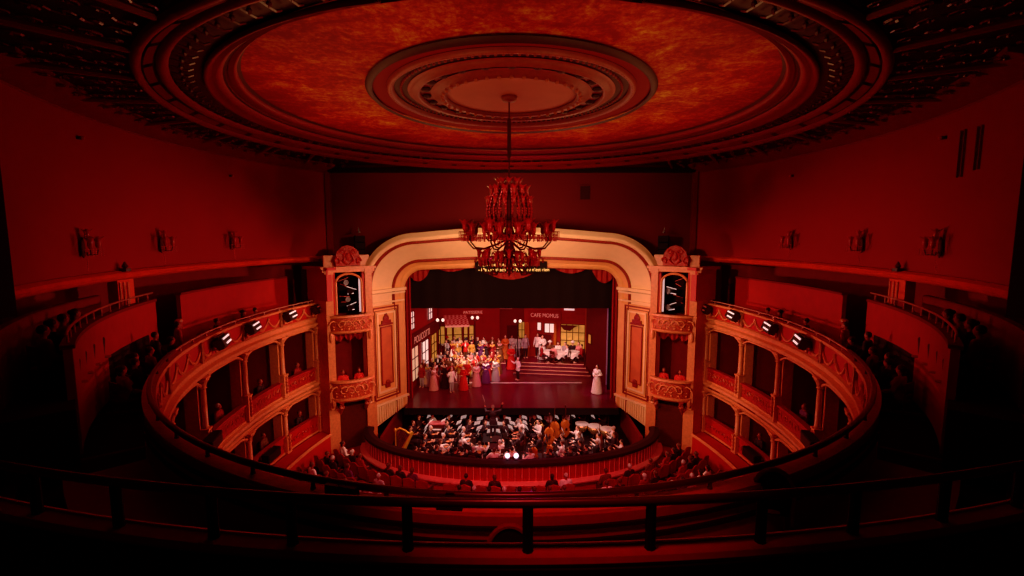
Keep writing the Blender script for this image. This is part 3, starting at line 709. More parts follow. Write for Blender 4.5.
# ---------------------------------------------------------------- wall sconces and small wall fittings
for sgn in (-1, 1):
    for i, ph in enumerate((73.4, 88.2, 103.2)):
        q = rp(EW, sgn*ph, -.02, -.38)
        t = tag(empty('wall_sconce', q, rrot(EW, sgn*ph)), f'twin-armed glass wall sconce on the {SIDE[sgn]} wall, {("nearest the viewer", "the middle one", "nearest the stage")[i]}', 'wall lamp', 'wall sconces')
        MB().lathe([(.02, -.3), (.1, -.2), (.13, 0), (.09, .3), (.03, .42)], 10, (0, -.05, 0), 1, .5).build('back_plate', M_bronze, t, smooth=True)
        for sx in (-1, 1):
            a = MB().tube([(0, -.06, -.05), (sx*.1, -.22, -.2), (sx*.2, -.36, -.18), (sx*.25, -.38, -.02)], .022, 6).build('arm', M_bronze, t)
            mb = MB(); fluted_cup(mb, (sx*.25, -.38, 0), 1.9); mb.build('glass_cup', M_glass, a, smooth=True)
            mb = MB(); 
            for k in range(8): b = 2*math.pi*k/8; drops(mb, (sx*.25+.14*math.cos(b), -.38+.14*math.sin(b), -.02), 4, .2, .018)
            o = mb.build('crystal_drops', M_glasshi, a); o['kind'] = 'stuff'
        mb = MB(); fluted_cup(mb, (0, -.2, .3), 1.7)
        mb.build('top_cup', M_glass, t, smooth=True)
        mb = MB(); 
        for x, y, z in ((-.1, -.2, .62), (.12, -.2, .55), (0, -.25, .5), (0, -.15, -.35), (.05, -.12, -.5)): drops(mb, (x, y, z), 4, .24, .02)
        mb.build('crystal_chain', M_glasshi, t); t.scale = (.72, .8, .8)
    for j, (ph, z) in enumerate(((74.8, 2.6), (104., 2.45))):
        q = rp(EW, sgn*ph, -.03, z)
        t = tag(empty('wall_spotlight', q, rrot(EW, sgn*ph)), f'small pale fitting high on the {SIDE[sgn]} wall, {("nearer the viewer", "nearer the stage")[j]}', 'wall light', 'small fittings high on the walls')
        MB().lathe([(.07, -.04), (.07, .04)], 10).build('bracket', M_blackmet, t)
        MB().ell((0, -.1, 0), (.05, .05, .05), 8, 6).build('lens', M_glasshi, t)
# narrow slots high on the right wall, dark vent on the front wall
for j, (ph, z0, z1) in enumerate(((71.6, 1.5, 2.62), (68.8, 1.6, 2.58))):
    q = rp(EW, ph, -.02, (z0+z1)/2)
    t = tag(empty('wall_vent', q, rrot(EW, ph)), f'tall narrow dark slot on the right wall, {("nearer the stage", "nearer the viewer")[j]}', 'vent', 'tall slots in the right wall')
    MB().box((0, 0, 0), (.14, .03, z1-z0)).build('slot', M_vent, t)
    m = MB()
    for sx in (-1, 1): m.box((sx*.085, -.01, 0), (.03, .05, z1-z0+.06))
    m.build('rim', M_reddk, t)
t = tag(empty('wall_vent', (3.85, 25.5, 2.2)), 'square dark vent on the front wall above the arch', 'vent')
MB().box((0, 0, 0), (.5, .05, .7)).build('slot', M_vent, t)
MB().box((0, -.02, .37), (.58, .06, .05)).box((0, -.02, -.37), (.58, .06, .05)).build('rim', M_frontwall, t)
# loudspeakers hung in the corners
for sgn in (-1, 1):
    t = tag(empty('loudspeaker', (sgn*7.8, 24.75, -.95), rad(sgn*-25)), f'black hanging loudspeaker column in the {SIDE[sgn]} corner beside the arch', 'loudspeaker', 'corner loudspeakers')
    for k in range(3):
        MB().box((0, 0, .33*k+.1), (.5, .4, .31), rx=rad(8*(2-k))).build('cabinet', M_black, t)
    MB().box((0, 0, 1.1), (.1, .5, .06)).box((0, .2, 1.2), (.05, .05, .3)).build('bracket', M_blackmet, t)

# ---------------------------------------------------------------- spotlights clamped to the balcony front, dark boxes on the columns
for sgn in (-1, 1):
    for i, (px_ph) in enumerate((109.9, 100.6, 88.2, 77.4)):
        ph = px_ph; q = rp(ET, sgn*ph, -.28, -3.62); rot = rrot(ET, sgn*ph)
        t = tag(empty('balcony_spotlight', q, rot), f'lit twin-lens spotlight on the {SIDE[sgn]} balcony front, {nth(i)} from the stage', 'spotlight', 'spotlights on the balcony front')
        h = MB().box((0, 0, 0), (.6, .34, .32)).box((0, .02, .2), (.5, .2, .06)).box((0, .02, -.2), (.5, .2, .06)).build('housing', M_blackmet, t)
        h.rotation_euler = (rad(-20), rad(sgn*8), 0)
        for z in (.1, -.09):
            MB().box((.02 if z > 0 else .06, -.18, z), (.46 if z > 0 else .34, .03, .055)).build('lens', M_lens if i else M_glasshi, h)
        MB().box((0, .12, -.3), (.5, .06, .06)).box((-.26, .1, -.2), (.04, .05, .3)).box((.26, .1, -.2), (.04, .05, .3)).tube([(0, .12, -.3), (0, .3, -.3)], .03, 6).build('yoke', M_trim, t)
    for j, (ph, z, lb) in enumerate(((71., -6.75, 'upper'), (91.7, -9.4, 'lower'))):
        q = rp(ET, sgn*ph, -.3, z); 
        t = tag(empty('monitor_speaker', q, rrot(ET, sgn*ph)), f'flat black loudspeaker box hung on the {lb} box front, {SIDE[sgn]}', 'loudspeaker', 'speaker boxes on the box fronts')
        MB().box((0, 0, .16), (1.0, .3, .38)).build('cabinet', M_black, t)
        MB().box((0, -.16, .16), (.9, .02, .3)).build('grille', M_blackmet, t)
        MB().box((-.45, .2, .1), (.05, .3, .05)).box((.45, .2, .1), (.05, .3, .05)).build('bracket', M_blackmet, t)

# ---------------------------------------------------------------- stage
SZ = -9.45
struct(MB().box((0, 34.75, SZ-.15), (17, 16.7, .3)).box((0, 25.95, SZ-.15), (11.7, .9, .3)).build('floor_stage', M_stage), 'dark purple-red boarded stage floor')
struct(MB().box((0, 27.3, SZ-1.25), (16, .12, 1.9)).build('wall_stage_front', M_black))
struct(MB().box((0, 25.44, SZ-.17), (11.76, .12, .36)).build('trim_10', M_black))
struct(MB().box((0, 43.2, -5), (17.5, .2, 11)).build('wall_stage_back', M_black))
struct(MB().box((0, 35., .3), (17.5, 17, .1)).build('ceiling_stage', M_black))
for sgn in (-1, 1): struct(MB().box((sgn*8.7, 34.4, -5), (.15, 17.6, 11)).build('wall_stage_'+SIDE[sgn], M_black))
def cloth(name, x0, x1, z0, z1, y, amp, nw, m, label, cat='curtain', seg=60, edge=None):
    mb = MB(); mb.surf(lambda a, b: Vector((x0+(x1-x0)*a, y+amp*math.sin(a*nw*2*math.pi), (edge(a) if edge else z0)*(1-b)+z1*b)), seg, 4)
    return tag(mb.build(name, m, smooth=True), label, cat)
cloth('black_pelmet', -6.6, 6.6, -4.22, .24, 27.5, .05, 14, M_black, 'broad black masking cloth across the top of the stage opening')
for i, (x0, x1, zt, zb) in enumerate(((-6.0, -4.55, -1.7, -2.6), (-4.5, -2.3, -1.6, -2.05), (-1.9, 1.75, -1.6, -2.5), (2.2, 4.5, -1.6, -2.15), (4.5, 6.0, -1.7, -2.7))):
    cloth('swag_drape', x0, x1, 0, zt, 27.0, .05, 5, M_drape, f'scalloped red swag at the top of the stage, {("far left", "second from the left", "in the centre", "second from the right", "far right")[i]}', 'drape', 40, edge=lambda a, zt=zt, zb=zb: zt+(zb-zt)*math.sin(math.pi*a)**.6)['group'] = 'red swags at the top of the stage'
for sgn in (-1, 1):
    cloth('house_curtain', sgn*6.35, sgn*5.75, SZ, -1.2, 27.2, .12, 3, M_drape, f'narrow red house curtain gathered at the {SIDE[sgn]} edge of the stage', seg=24)
cloth('side_curtain', 5.85, 6.9, SZ, -1, 28.6, .08, 4, M_black, 'black side curtain behind the house curtain on the right')
# surtitle screen
t = tag(empty('surtitle_screen', (-.02, 26.0, -1.72)), 'narrow black surtitle screen with two amber text lines under the arch crown', 'screen')
MB().box((0, 0, 0), (3.9, .1, .62)).build('casing', M_black, t)
def text(s, size, loc, m, parent, rot=(90, 0, 0), align='LEFT', name='lettering', ext=.004, sx=1.):
    cu = bpy.data.curves.new(name, 'FONT'); cu.body = s; cu.size = size; cu.extrude = ext; cu.align_x = align; cu.align_y = 'CENTER'
    tmp = bpy.data.objects.new('tmp', cu); C.objects.link(tmp); me = bpy.data.meshes.new_from_object(tmp.evaluated_get(bpy.context.evaluated_depsgraph_get())); bpy.data.objects.remove(tmp); me.materials.clear(); me.materials.append(m); me.name = name
    o = bpy.data.objects.new(name, me); C.objects.link(o); o.parent = parent; o.location = loc; o.rotation_euler = [rad(a) for a in rot]; o.scale = (sx, 1, 1)
    return o
text("- Quando l'imperador", .25, (-1.78, -.06, .13), M_title, t)
text("- Ma ora si sentirà", .25, (-1.78, -.06, -.15), M_title, t)
text("- Amor", .25, (.35, -.06, .13), M_title, t); text("- Non, ce n'est rien", .25, (.1, -.06, -.15), M_title, t)

M_winc = mat('lit_cream_window', (.8, .6, .4), .5, emit=.42, ecol=(1, .62, .38), var=.4, scale=3)
# scenery: left shop front running upstage
def flatframe(a, b):        # matrix with x along a->b, y towards the audience side
    a = Vector(a); b = Vector(b); u = (b-a); L = u.length; u = u/L; n = Vector((u.y, -u.x, 0))
    return Matrix(((u.x, n.x, 0, a.x), (u.y, n.y, 0, a.y), (0, 0, 1, SZ), (0, 0, 0, 1))), L
def onflat(M, t, loc=(0, 0, 0)):
    t.matrix_world = M @ Matrix.Translation(loc)
def winobj(M, x0, x1, z0, z1, nx, nz, m, label, fm=None, name='scenery_window', group='lit scenery windows'):
    t = tag(empty(name), label, 'window', group); t.matrix_world = M @ Matrix.Translation(((x0+x1)/2, .06, z0))
    w, h = x1-x0, z1-z0
    MB().box((0, .02, h/2), (w, .03, h)).build('pane', m, t)
    f = MB(); b = .05
    for i in range(nx+1): f.box((-w/2+w*i/nx, .045, h/2), (b, .05, h))
    for i in range(nz+1): f.box((0, .045, h*i/nz), (w+b, .05, b))
    f.build('frame', fm or M_setdk, t); return t
M, L = flatframe((-6.25, 27.8, 0), (-5.35, 34.4, 0))
t = tag(empty('shop_scenery'), 'red painted street house scenery along the left side of the stage', 'scenery'); t.matrix_world = M
MB().box((L/2, -.05, 2.65), (L, .1, 5.3)).build('facade', M_set, t)
MB().box((L/2, .1, 3.02), (L, .2, .7)).box((L/2, .16, 3.4), (L+.1, .32, .08)).build('fascia_board', M_setdk, t)
MB().box((L/2, .12, 5.28), (L+.1, .3, .14)).build('eaves', M_seto, t)
text('POLICOTTI', .62, (.9, .22, 3.02), M_sign, t, rot=(90, 0, 180), sx=-1.)
text_o = t.children[-1]; 
winobj(M, .7, 1.3, 3.75, 4.85, 2, 3, M_winw, 'tall white lit window of the left house, nearer the audience')
winobj(M, 4.2, 5., 3.75, 5.1, 2, 3, M_winw, 'tall white lit window of the left house, farther upstage')
winobj(M, .6, 1.9, .5, 2.6, 2, 3, M_winc, 'lit shop window below the left fascia, nearest the audience')
winobj(M, 2.7, 4.0, .3, 2.55, 2, 3, M_winw, 'bright shop doorway in the middle of the left house')
winobj(M, 4.7, 5.9, .6, 2.6, 2, 3, M_winy, 'lit shop window of the left house, farthest upstage')
# rear left flat with awning
M, L = flatframe((-5.4, 35., 0), (-.9, 35.8, 0))
t = tag(empty('street_scenery'), 'red painted street wall with shop windows at the rear left of the stage', 'scenery'); t.matrix_world = M
MB().box((L/2, -.05, 2.3), (L, .1, 4.9)).build('facade', M_set, t)
MB().box((L/2, .1, 4.7), (L, .25, .12)).build('eaves', M_seto, t)
MB().box((2.55, .08, 3.72), (1.45, .08, .4)).build('sign_board', M_seto, t)
text('PATISSERIE', .3, (2.55, .14, 3.72), M_sign, t, align='CENTER')
for i, (x0, x1) in enumerate(((-.1, .35), (.5, .9), (1.0, 1.6), (1.75, 2.05), (2.15, 2.5))):
    winobj(M, x0+.1, x1+.1, 1.4, 2.75, 1, 2, M_winy, f'narrow amber lit shop window at the rear left, {nth(i)} from the left')
t = tag(empty('awning'), 'checked red and pale awning over the rear left shop windows', 'awning'); t.matrix_world = M @ Matrix.Translation((.3, .05, 2.95))
m = MB(); m.surf(lambda a, b: Vector((1.75*a+(.15*(1-b)), .9*(1-b)+.05, .62*b)), 12, 6); m.build('canopy', mat('checked_awning', (.34, .01, .008), .7, kind='checker', scale=7, col2=(.6, .25, .2)), t)
m = MB(); m.surf(lambda a, b: Vector((1.75*a+.15, .96, -.16*b*(.6+.4*abs(math.sin(a*math.pi*8))))), 40, 2); m.build('valance', M_sign, t)
m = MB(); 
for x in (.15, 1.9): m.tube([(x, .95, 0), (x, .05, -.1)], .02, 5)
m.build('strut', M_blackmet, t)
# rear right cafe front
M, L = flatframe((.95, 35.3, 0), (5.55, 34.2, 0))
t = tag(empty('cafe_scenery'), 'orange-red cafe front scenery with name board at the rear right', 'scenery'); t.matrix_world = M
MB().box((L/2, -.05, 2.35), (L, .1, 4.7)).build('facade', M_seto, t)
MB().box((1.55, .09, 3.6), (2.4, .12, .7)).build('sign_board', M_set, t)
text('CAFE MOMUS', .42, (1.55, .17, 3.57), M_sign, t, align='CENTER', sx=.8)
MB().box((L/2, .1, 4.62), (L, .25, .14)).build('eaves', M_seto, t)
MB().box((3.35, .1, 4.08), (.75, .06, .13)).build('lit_strip', M_tube, t)
m = MB(); m.box((.25, .1, 1.5), (.35, .2, 3.)).box((2.35, .12, 1.5), (.2, .2, 3.0)).box((L-.1, .12, 2.3), (.18, .2, 4.6)); m.build('pilaster', M_wood, t)
m = MB(); m.box((1.6, .1, 1.2), (.9, .1, 1.9)); m.build('door_panel', M_setdk, t)
winobj(M, 1.0, 1.3, 2.45, 3.05, 1, 1, M_winw, 'small white lit pane beside the cafe lantern pane')
winobj(M, 1.55, 2.3, 2.3, 3.0, 2, 1, M_winw, 'bright white lit fanlight over the cafe door')
winobj(M, 2.75, 4.5, 1.2, 3.0, 4, 3, M_winy, 'large amber grid window of the cafe front')
t = tag(empty('cafe_blind'), 'dark slanting blind across the top of the cafe grid window', 'blind'); t.matrix_world = M @ Matrix.Translation((3.3, .25, 2.55)); MB().prism([(-.6, .4), (.75, .4), (.45, .25), (.15, -.02), (-.3, .05)], -.02, .02).build('cloth', M_setdk, t)
# dark red flat and bright-edged frame at the right
M, L = flatframe((5.15, 32.6, 0), (6.05, 29.6, 0))
t = tag(empty('side_scenery'), 'dark red scenery flat with a pale lit edge at the right of the stage', 'scenery'); t.matrix_world = M
MB().box((L/2, -.05, 2.5), (L, .1, 5.)).build('facade', M_setdk, t); MB().box((L, .03, 2.5), (.04, .1, 5.)).build('edge_batten', mat('lilac_edge', (.4, .16, .3), .5, emit=.06, ecol=(.8, .4, .6)), t)
winobj(M, .55, 1.0, 2.15, 2.8, 1, 1, M_winy, 'small amber pane on the dark right-hand scenery')
# dark backcloth and the street gap between the flats
cloth('backcloth', -6.5, 6.5, SZ, -3, 39., .02, 6, mat('backcloth', (.10, .002, .002), .9), 'dark red backcloth behind the street scenery', 'backcloth')
M, L = flatframe((-1.2, 37.2, 0), (1.3, 37.2, 0))
t = tag(empty('alley_scenery'), 'dark red alley wall between the two street flats', 'scenery'); t.matrix_world = M
MB().box((L/2, -.05, 2.4), (L, .1, 4.8)).build('facade', M_set, t); MB().box((.75, .1, 3.85), (1.0, .1, .3)).build('sign_board', M_step, t); MB().box((L/2, .06, 1.2), (.8, .1, 2.4)).build('doorway', M_setdk, t)
winobj(M, 1.75, 2.3, 1.4, 2.7, 2, 2, M_winy, 'amber lit window of the alley wall')
# globe street lamps
def lamp(x, y, h, label):
    t = tag(empty('street_lamp', (x, y, SZ)), label, 'street lamp', 'globe lamps on the stage')
    MB().lathe([(.16, 0), (.16, .06), (.06, .2), (.04, .4), (.035, h-.1)], 10).build('post', M_blackmet, t)
    MB().tube([(-.19, 0, h), (-.16, 0, h-.08), (0, 0, h-.12), (.16, 0, h-.08), (.19, 0, h)], .02, 6).build('cross_arm', M_blackmet, t)
    for sx in (-1, 1): MB().ell((sx*.19, 0, h+.1), (.105, .105, .12), 12, 8).build('globe', M_globe, t, smooth=True)
lamp(-5.0, 33.2, 3.42, 'twin white globe lamp at the left end of the checked awning')
lamp(-2.65, 34.3, 3.4, 'twin white globe lamp under the rear pastry sign')
lamp(.45, 34.6, 3.1, 'twin white globe lamp in front of the alley')
# terraces
def terrace(name, x0, x1, y0, y1, h, steps, label):
    t = tag(empty(name, ((x0+x1)/2, y0, SZ)), label, 'platform')
    for k in range(steps):
        yy = y0+.34*k; hh = h*(k+1)/steps
        MB().box((0, (y1-yy)/2+yy-y0, hh-h/steps/2), (x1-x0-.3*k, y1-yy, h/steps)).build('step', M_stage, t)
        MB().box((0, yy-y0-.01, hh-.02), (x1-x0-.3*k, .03, .05)).build('nosing', M_step, t)
    return t
tr = terrace('cafe_terrace', .1, 5.3, 31.2, 34.0, .62, 4, 'dark stepped cafe terrace with pale step edges at stage right of centre')
tr.rotation_euler = (0, 0, rad(-8)); tr.location.y += .25
tl = terrace('street_platform', -5.3, -.4, 33.0, 35.4, .5, 1, 'low platform for the rear of the street crowd')
struct(MB().box((.4, 30.0, SZ+.012), (8.2, .09, .02)).build('trim_11', M_white))

# cafe tables and chairs
def cafe_table(x, y, z, label):
    t = tag(empty('cafe_table', (x, y, z)), label, 'table', 'cafe tables on the terrace')
    MB().lathe([(.22, 0), (.22, .03), (.04, .06), (.035, .7)], 10).build('pedestal', M_blackmet, t)
    MB().lathe([(.45, .7), (.45, .74)], 20).build('table_top', M_wooddk, t)
    c = tag(MB().surf(lambda a, b: Vector(((.1+.38*min(1, b*1.6))*math.cos(2*math.pi*a), (.1+.38*min(1, b*1.6))*math.sin(2*math.pi*a), .755-max(0, b-.6)*(.85+.25*math.sin(a*2*math.pi*6)))), 32, 8, wu=True).lathe([(.001, .756), (.1, .756)], 32, cap=False).build('tablecloth', M_white), 'white cloth on ' + label, 'tablecloth', 'white cafe tablecloths'); c.location = (x, y, z)
TZ = SZ+.62
cafe_table(2.55, 33.0, TZ, 'the long-skirted cafe table at the left of the terrace group')
cafe_table(3.35, 32.7, TZ, 'the middle cafe table of the terrace group')
cafe_table(4.3, 32.8, TZ, 'the cafe table at the right of the terrace group')

# ---------------------------------------------------------------- orchestra pit wall
secs = rsecs(EPIT, -88, 88, 60)
pw = struct(MB().sweep(secs, [(0, -9.78), (.14, -9.78), (.16, -10.55), (.16, -10.9), (.16, -10.95), (0, -11.65)]).build('orchestra_pit_wall', M_red), 'curved red panelled wall around the orchestra pit')
MB().sweep(secs, [(-.22, -9.68), (.02, -9.64), (.24, -9.7), (.24, -9.84), (-.22, -9.84)]).build('cushion_top', mat('black_pit_cushion', (.02, .002, .003), .7), pw)
m = MB()
for k in range(72):
    ph = -84+168*k/71; m.box(rp(EPIT, ph, .165, -10.2), (.028, .03, .62), rz=rrot(EPIT, ph))
m.build('panel_strips', M_line, pw)
MB().sweep(secs, [(.15, -10.5), (.42, -10.52), (.44, -10.56), (.42, -10.62), (.15, -10.62)]).build('step_nosing', M_line, pw)
for sgn in (-1, 1):
    struct(MB().box((sgn*6.5, 25.2, -10.75), (.16, 4.2, 1.4)).build('wall_pit_'+SIDE[sgn], M_reddk))

# ---------------------------------------------------------------- front of the viewer's gallery
EG = (14.2, 13.2, 11.)
struct(MB().sweep(rsecs(ET, -40, 40, 30), [(.2, -4.2), (1.4, -4.2), (1.4, -4.35), (.2, -4.35)]).build('floor_balcony', M_velvet))
secs = rsecs(EG, -24, 24, 40)
gp = struct(MB().sweep(secs, [(0, -2.29), (0, -4.3), (.14, -4.3), (.14, -2.29)]).build('gallery_front', M_black), 'black gallery front with a red padded top in the foreground')
secs = rsecs(EG, -24, 24, 40)
MB().sweep(secs, [(-.05, -2.225), (.10, -2.225), (.12, -2.26), (.1, -2.32), (-.05, -2.29)]).build('padded_top', M_velvet, gp)
MB().sweep(secs, [(-.056, -2.215), (-.035, -2.21), (-.035, -2.225), (-.056, -2.23)]).build('brass_edge', M_line, gp)  # pale strip standing in for the highlight along the far edge
g = railthing(EG, -27, 27, .02, -1.87, .035, M_rail, [-24, -20.5, -16.8, -13.2, -9.6, -6.9, -3.2, .5, 4.3, 7.9, 11.2, 14.8, 18.4, 22], -2.25, 'dark rail on black posts across the foreground', n=50, pr_=.038)
for o in list(g.children):
    if o.name.startswith('post'): o.data.materials[0] = M_black
# dark cases on the book ledge, round-backed chair between the balconies
for i, (ph, w) in enumerate(((-11.9, .42), (-4.1, .32))):
    q = rp(ET, ph, .12, -3.36)
    t = tag(empty('equipment_case', q, rrot(ET, ph)), f'dark case resting on the balcony ledge, {("the larger one on the left", "the smaller one near the middle")[i]}', 'case', 'cases on the balcony ledge')
    MB().box((0, 0, .07), (w, .14, .14)).build('shell', M_black, t); MB().box((0, 0, .15), (w+.02, .11, .02)).build('lid', M_blackmet, t); MB().tube([(-.06, 0, .155), (-.05, 0, .19), (.05, 0, .19), (.06, 0, .155)], .01, 5).build('handle', M_blackmet, t)
def round_chair(x, y, z, rz, label):
    t = tag(empty('round_back_chair', (x, y, z), rz), label, 'chair', 'round-backed chairs')
    MB().lathe([(.2, .42), (.23, .44), (.23, .48), (.2, .5)], 16).build('seat', M_velvet, t)
    pts = [(.25*math.cos(a), -.2, .72+.34*math.sin(a)) for a in [math.pi*k/14 for k in range(15)]]
    MB().tube([(.25, -.2, .3)]+pts+[(-.25, -.2, .3)], .03, 7).build('back_frame', M_reddk, t)
    MB().prism([(x_*.92, z_) for x_, _, z_ in pts]+[(-.2, .42), (.2, .42)], -.21, -.18).build('back_pad', M_black, t)
    for sx in (-1, 1):
        for sy in (-1, 1): MB().cap((sx*.15, sy*.15, .42), .02, (sx*.19, sy*.19, .02), .018, 6).build('leg', M_wooddk, t)
round_chair(-.02, 5.1, -4.2, 0, 'round-backed chair in the centre behind the balcony ledge')
round_chair(3.62, 6.35, -4.2, rad(-20), 'round-backed chair right of the middle at the horseshoe rail')
for k, (x, y, z) in enumerate(((2.28, 2.9, -2.6), (1.05, 2.8, -2.75), (-1.95, 2.8, -2.65))):
    t = tag(empty('aisle_light', (x, y, z)), f'tiny aisle light in the dark foreground, {("right", "middle", "left")[k]}', 'light', 'tiny aisle lights')
    MB().box((0, 0, 0), (.03, .02, .05)).build('case', M_blackmet, t); MB().ell((0, -.012, .02), (.006, .006, .006), 6, 4).build('bulb', M_glasshi, t)
# ---------------------------------------------------------------- people
def remesh(mb, voxel, name):
    me = bpy.data.meshes.new(name); me.from_pydata(mb.v, [], mb.f)
    bm = bmesh.new(); bm.from_mesh(me); bmesh.ops.recalc_face_normals(bm, faces=bm.faces); bm.to_mesh(me); bm.free()
    o = bpy.data.objects.new('tmp', me); C.objects.link(o)
    md = o.modifiers.new('r', 'REMESH'); md.mode = 'VOXEL'; md.voxel_size = voxel; md.use_smooth_shade = True
    sm = o.modifiers.new('s', 'SMOOTH'); sm.factor = .5; sm.iterations = 2
    dg = bpy.context.evaluated_depsgraph_get(); out = bpy.data.meshes.new_from_object(o.evaluated_get(dg)); out.name = name
    bpy.data.objects.remove(o); bpy.data.meshes.remove(me)
    for p in out.polygons: p.use_smooth = True
    out.materials.clear(); out.materials.append(M_skin)
    return out
ARMS = {
 'down':   [((.25, .03, 1.14), (.27, -.06, .90), (.1, -.2, -1))]*2,
 'waist':  [((.27, .06, 1.16), (.10, -.22, 1.08), (-.8, -.5, .2))]*2,
 'out':    [((.36, -.10, 1.22), (.50, -.28, 1.40), (.5, -.4, .7)), ((.27, .04, 1.15), (.22, -.20, .98), (0, -.8, -.3))],
 'raise':  [((.38, -.16, 1.38), (.46, -.34, 1.62), (.2, -.4, .8)), ((.36, -.20, 1.30), (.42, -.42, 1.45), (.1, -.7, .5))],
 'lap':    [((.25, -.02, 1.14), (.12, -.24, 1.02), (-.3, -.9, 0))]*2,
 'violin': [((.22, -.20, 1.20), (.30, -.42, 1.40), (-.2, -.3, .9)), ((.34, -.12, 1.22), (.16, -.32, 1.33), (-.6, -.6, .1))],
 'cello':  [((.30, -.14, 1.20), (.14, -.30, 1.36), (-.5, -.6, .3)), ((.32, -.12, 1.12), (.30, -.38, .98), (-.4, -.8, -.2))],
 'wind':   [((.25, -.10, 1.18), (.07, -.26, 1.36), (-.3, -.6, .6)), ((.27, -.10, 1.14), (.07, -.30, 1.22), (-.3, -.6, .6))],
}
def fig(pose, seated=False, female=False):
    dz = -.43 if seated else 0.
    arms = ARMS[pose]
    if seated: arms = [(Vector(e)+Vector((0, 0, dz)), Vector(w)+Vector((0, 0, dz)), d) for e, w, d in arms]
    V = Vector
    sh = .165 if female else .185
    def head(b):
        b.ell((0, -.005, 1.63+dz), (.076, .092, .115), 16, 12); b.ell((0, -.03, 1.565+dz), (.055, .062, .05)); b.ell((0, -.1, 1.615+dz), (.013, .022, .022), 8, 6, rx=.3)
        for s in (-1, 1): b.ell((s*.076, .005, 1.62+dz), (.012, .022, .032), 8, 6); b.ell((s*.03, -.085, 1.645+dz), (.018, .014, .012), 8, 6)
        b.ell((0, -.086, 1.57+dz), (.026, .014, .009), 8, 6)
        b.cap((0, .015, 1.42+dz), .058, (0, .005, 1.55+dz), .05)
    def torso(b, e=0.):
        b.ell((0, 0, 1.27+dz), (sh-.01+e, .115+e, .2), 16, 10); b.ell((0, .0, 1.08+dz), (.14+e-(.02 if female else 0), .10+e, .17), 16, 10); b.ell((0, .01, .95+dz), (.165+e, .12+e, .13), 16, 10)
        b.cap((-sh+.03, .01, 1.405+dz), .06+e, (sh-.03, .01, 1.405+dz), .06+e)
        if female:
            for s in (-1, 1): b.ell((s*.075, -.09, 1.27+dz), (.07+e, .06+e, .07+e))
    def arm(b, e=0., hand=True):
        for s, (el, wr, d) in zip((-1, 1), arms):
            S_ = V((s*sh, .01, 1.405+dz)); E_ = V((s*el[0], el[1], el[2])); W_ = V((s*wr[0], wr[1], wr[2])); D_ = V((s*d[0], d[1], d[2])).normalized()
            b.cap(S_, .052+e, E_, .041+e); b.cap(E_, .04+e, W_-(W_-E_)*(0 if hand else .06), .029+e)
            if hand:
                lat = D_.cross(V((0, 0, 1))); lat = lat.normalized() if lat.length > .1 else V((1, 0, 0)); nor = lat.cross(D_)
                b.cap(W_, .028, W_+D_*.07, .034)
                for q, ln in enumerate((.062, .075, .07, .052)):
                    a = W_+D_*.085+lat*(q-1.5)*.021; k = a+D_*ln*.55; b.cap(a, .0105, k, .0098, 7); b.cap(k, .0098, k+(D_*.8-nor*.45)*ln*.5, .009, 7)
                a = W_+D_*.03+lat*.03; b.cap(a, .013, a+(D_*.6+lat*.7)*.035, .011, 7); b.cap(a+(D_*.6+lat*.7)*.035, .011, a+(D_*1.1+lat*.7)*.055, .0095, 7)
    def legs(b, e=0., feet=True):
        for s in (-1, 1):
            if seated:
                h, k, a = V((s*.09, -.02, .5)), V((s*.12, -.42, .5)), V((s*.12, -.40, .1))
            else:
                h, k, a = V((s*.085, 0, .9)), V((s*.095, -.02, .5)), V((s*.1, .02, .1))
            b.cap(h, .083+e, k, .056+e); b.cap(k, .054+e, a, .04+e)
            if feet: b.cap(a+V((0, .03, -.05)), .042, a+V((s*.02, -.15, -.063)), .034)
    out = {}
    b = MB(); head(b); torso(b); arm(b); legs(b); out['person'] = remesh(b, .0135, 'person_'+pose)
    if female and not seated:
        b = MB(); torso(b, .018); arm(b, .02, False)
        b.lathe([(.13, 1.1), (.19, .98), (.26, .7), (.31, .35), (.36, .02), (.3, .02), (.1, .5)], 24, (0, .02, 0), 1, .95); out['dress'] = remesh(b, .022, 'dress')
    else:
        b = MB(); torso(b, .02); arm(b, .018, False)
        if not seated: b.lathe([(.16, 1.0), (.195, .9), (.205, .74), (.15, .74), (.1, .9)], 18, (0, .01, 0), 1, .72)
        out['coat'] = remesh(b, .02, 'coat')
        b = MB(); legs(b, .02, False); b.ell((0, .0, .96+dz), (.168, .125, .11)); out['trousers'] = remesh(b, .022, 'trousers')
    if not seated and female:
        b = MB(); b.cap((-sh+.0, .01, 1.39), .088, (sh-.0, .01, 1.39), .088); b.ell((0, -.02, 1.3), (.17, .135, .13)); out['shawl'] = remesh(b, .022, 'shawl')
        b = MB(); b.surf(lambda u, v: Vector(((u-.5)*(.22+.2*v), -(.135+.22*v)*.97-.03+.35*(u-.5)**2, 1.0-.78*v)), 7, 8).surf(lambda u, v: Vector(((u-.5)*(.22+.2*v), -(.135+.22*v)*.97-.0+.35*(u-.5)**2, 1.0-.78*v)), 7, 8)
        me = b.build('tmp_apron', M_white, smooth=True).data; bpy.data.objects.remove(bpy.data.objects['tmp_apron']); out['apron'] = me
    if not seated and not female:
        b = MB(); b.ell((0, -.085, 1.27), (.075, .07, .15)); b.ell((0, -.1, 1.4), (.05, .04, .04)); out['shirt_front'] = remesh(b, .02, 'shirt_front')
    b = MB(); b.ell((0, .018, 1.66+dz), (.088, .096, .102), 14, 10)
    if female: b.ell((0, .1, 1.68+dz), (.05, .05, .055)); b.ell((0, .06, 1.56+dz), (.07, .05, .08))
    out['hair'] = remesh(b, .016, 'hair')
    return out
PROTO = {}
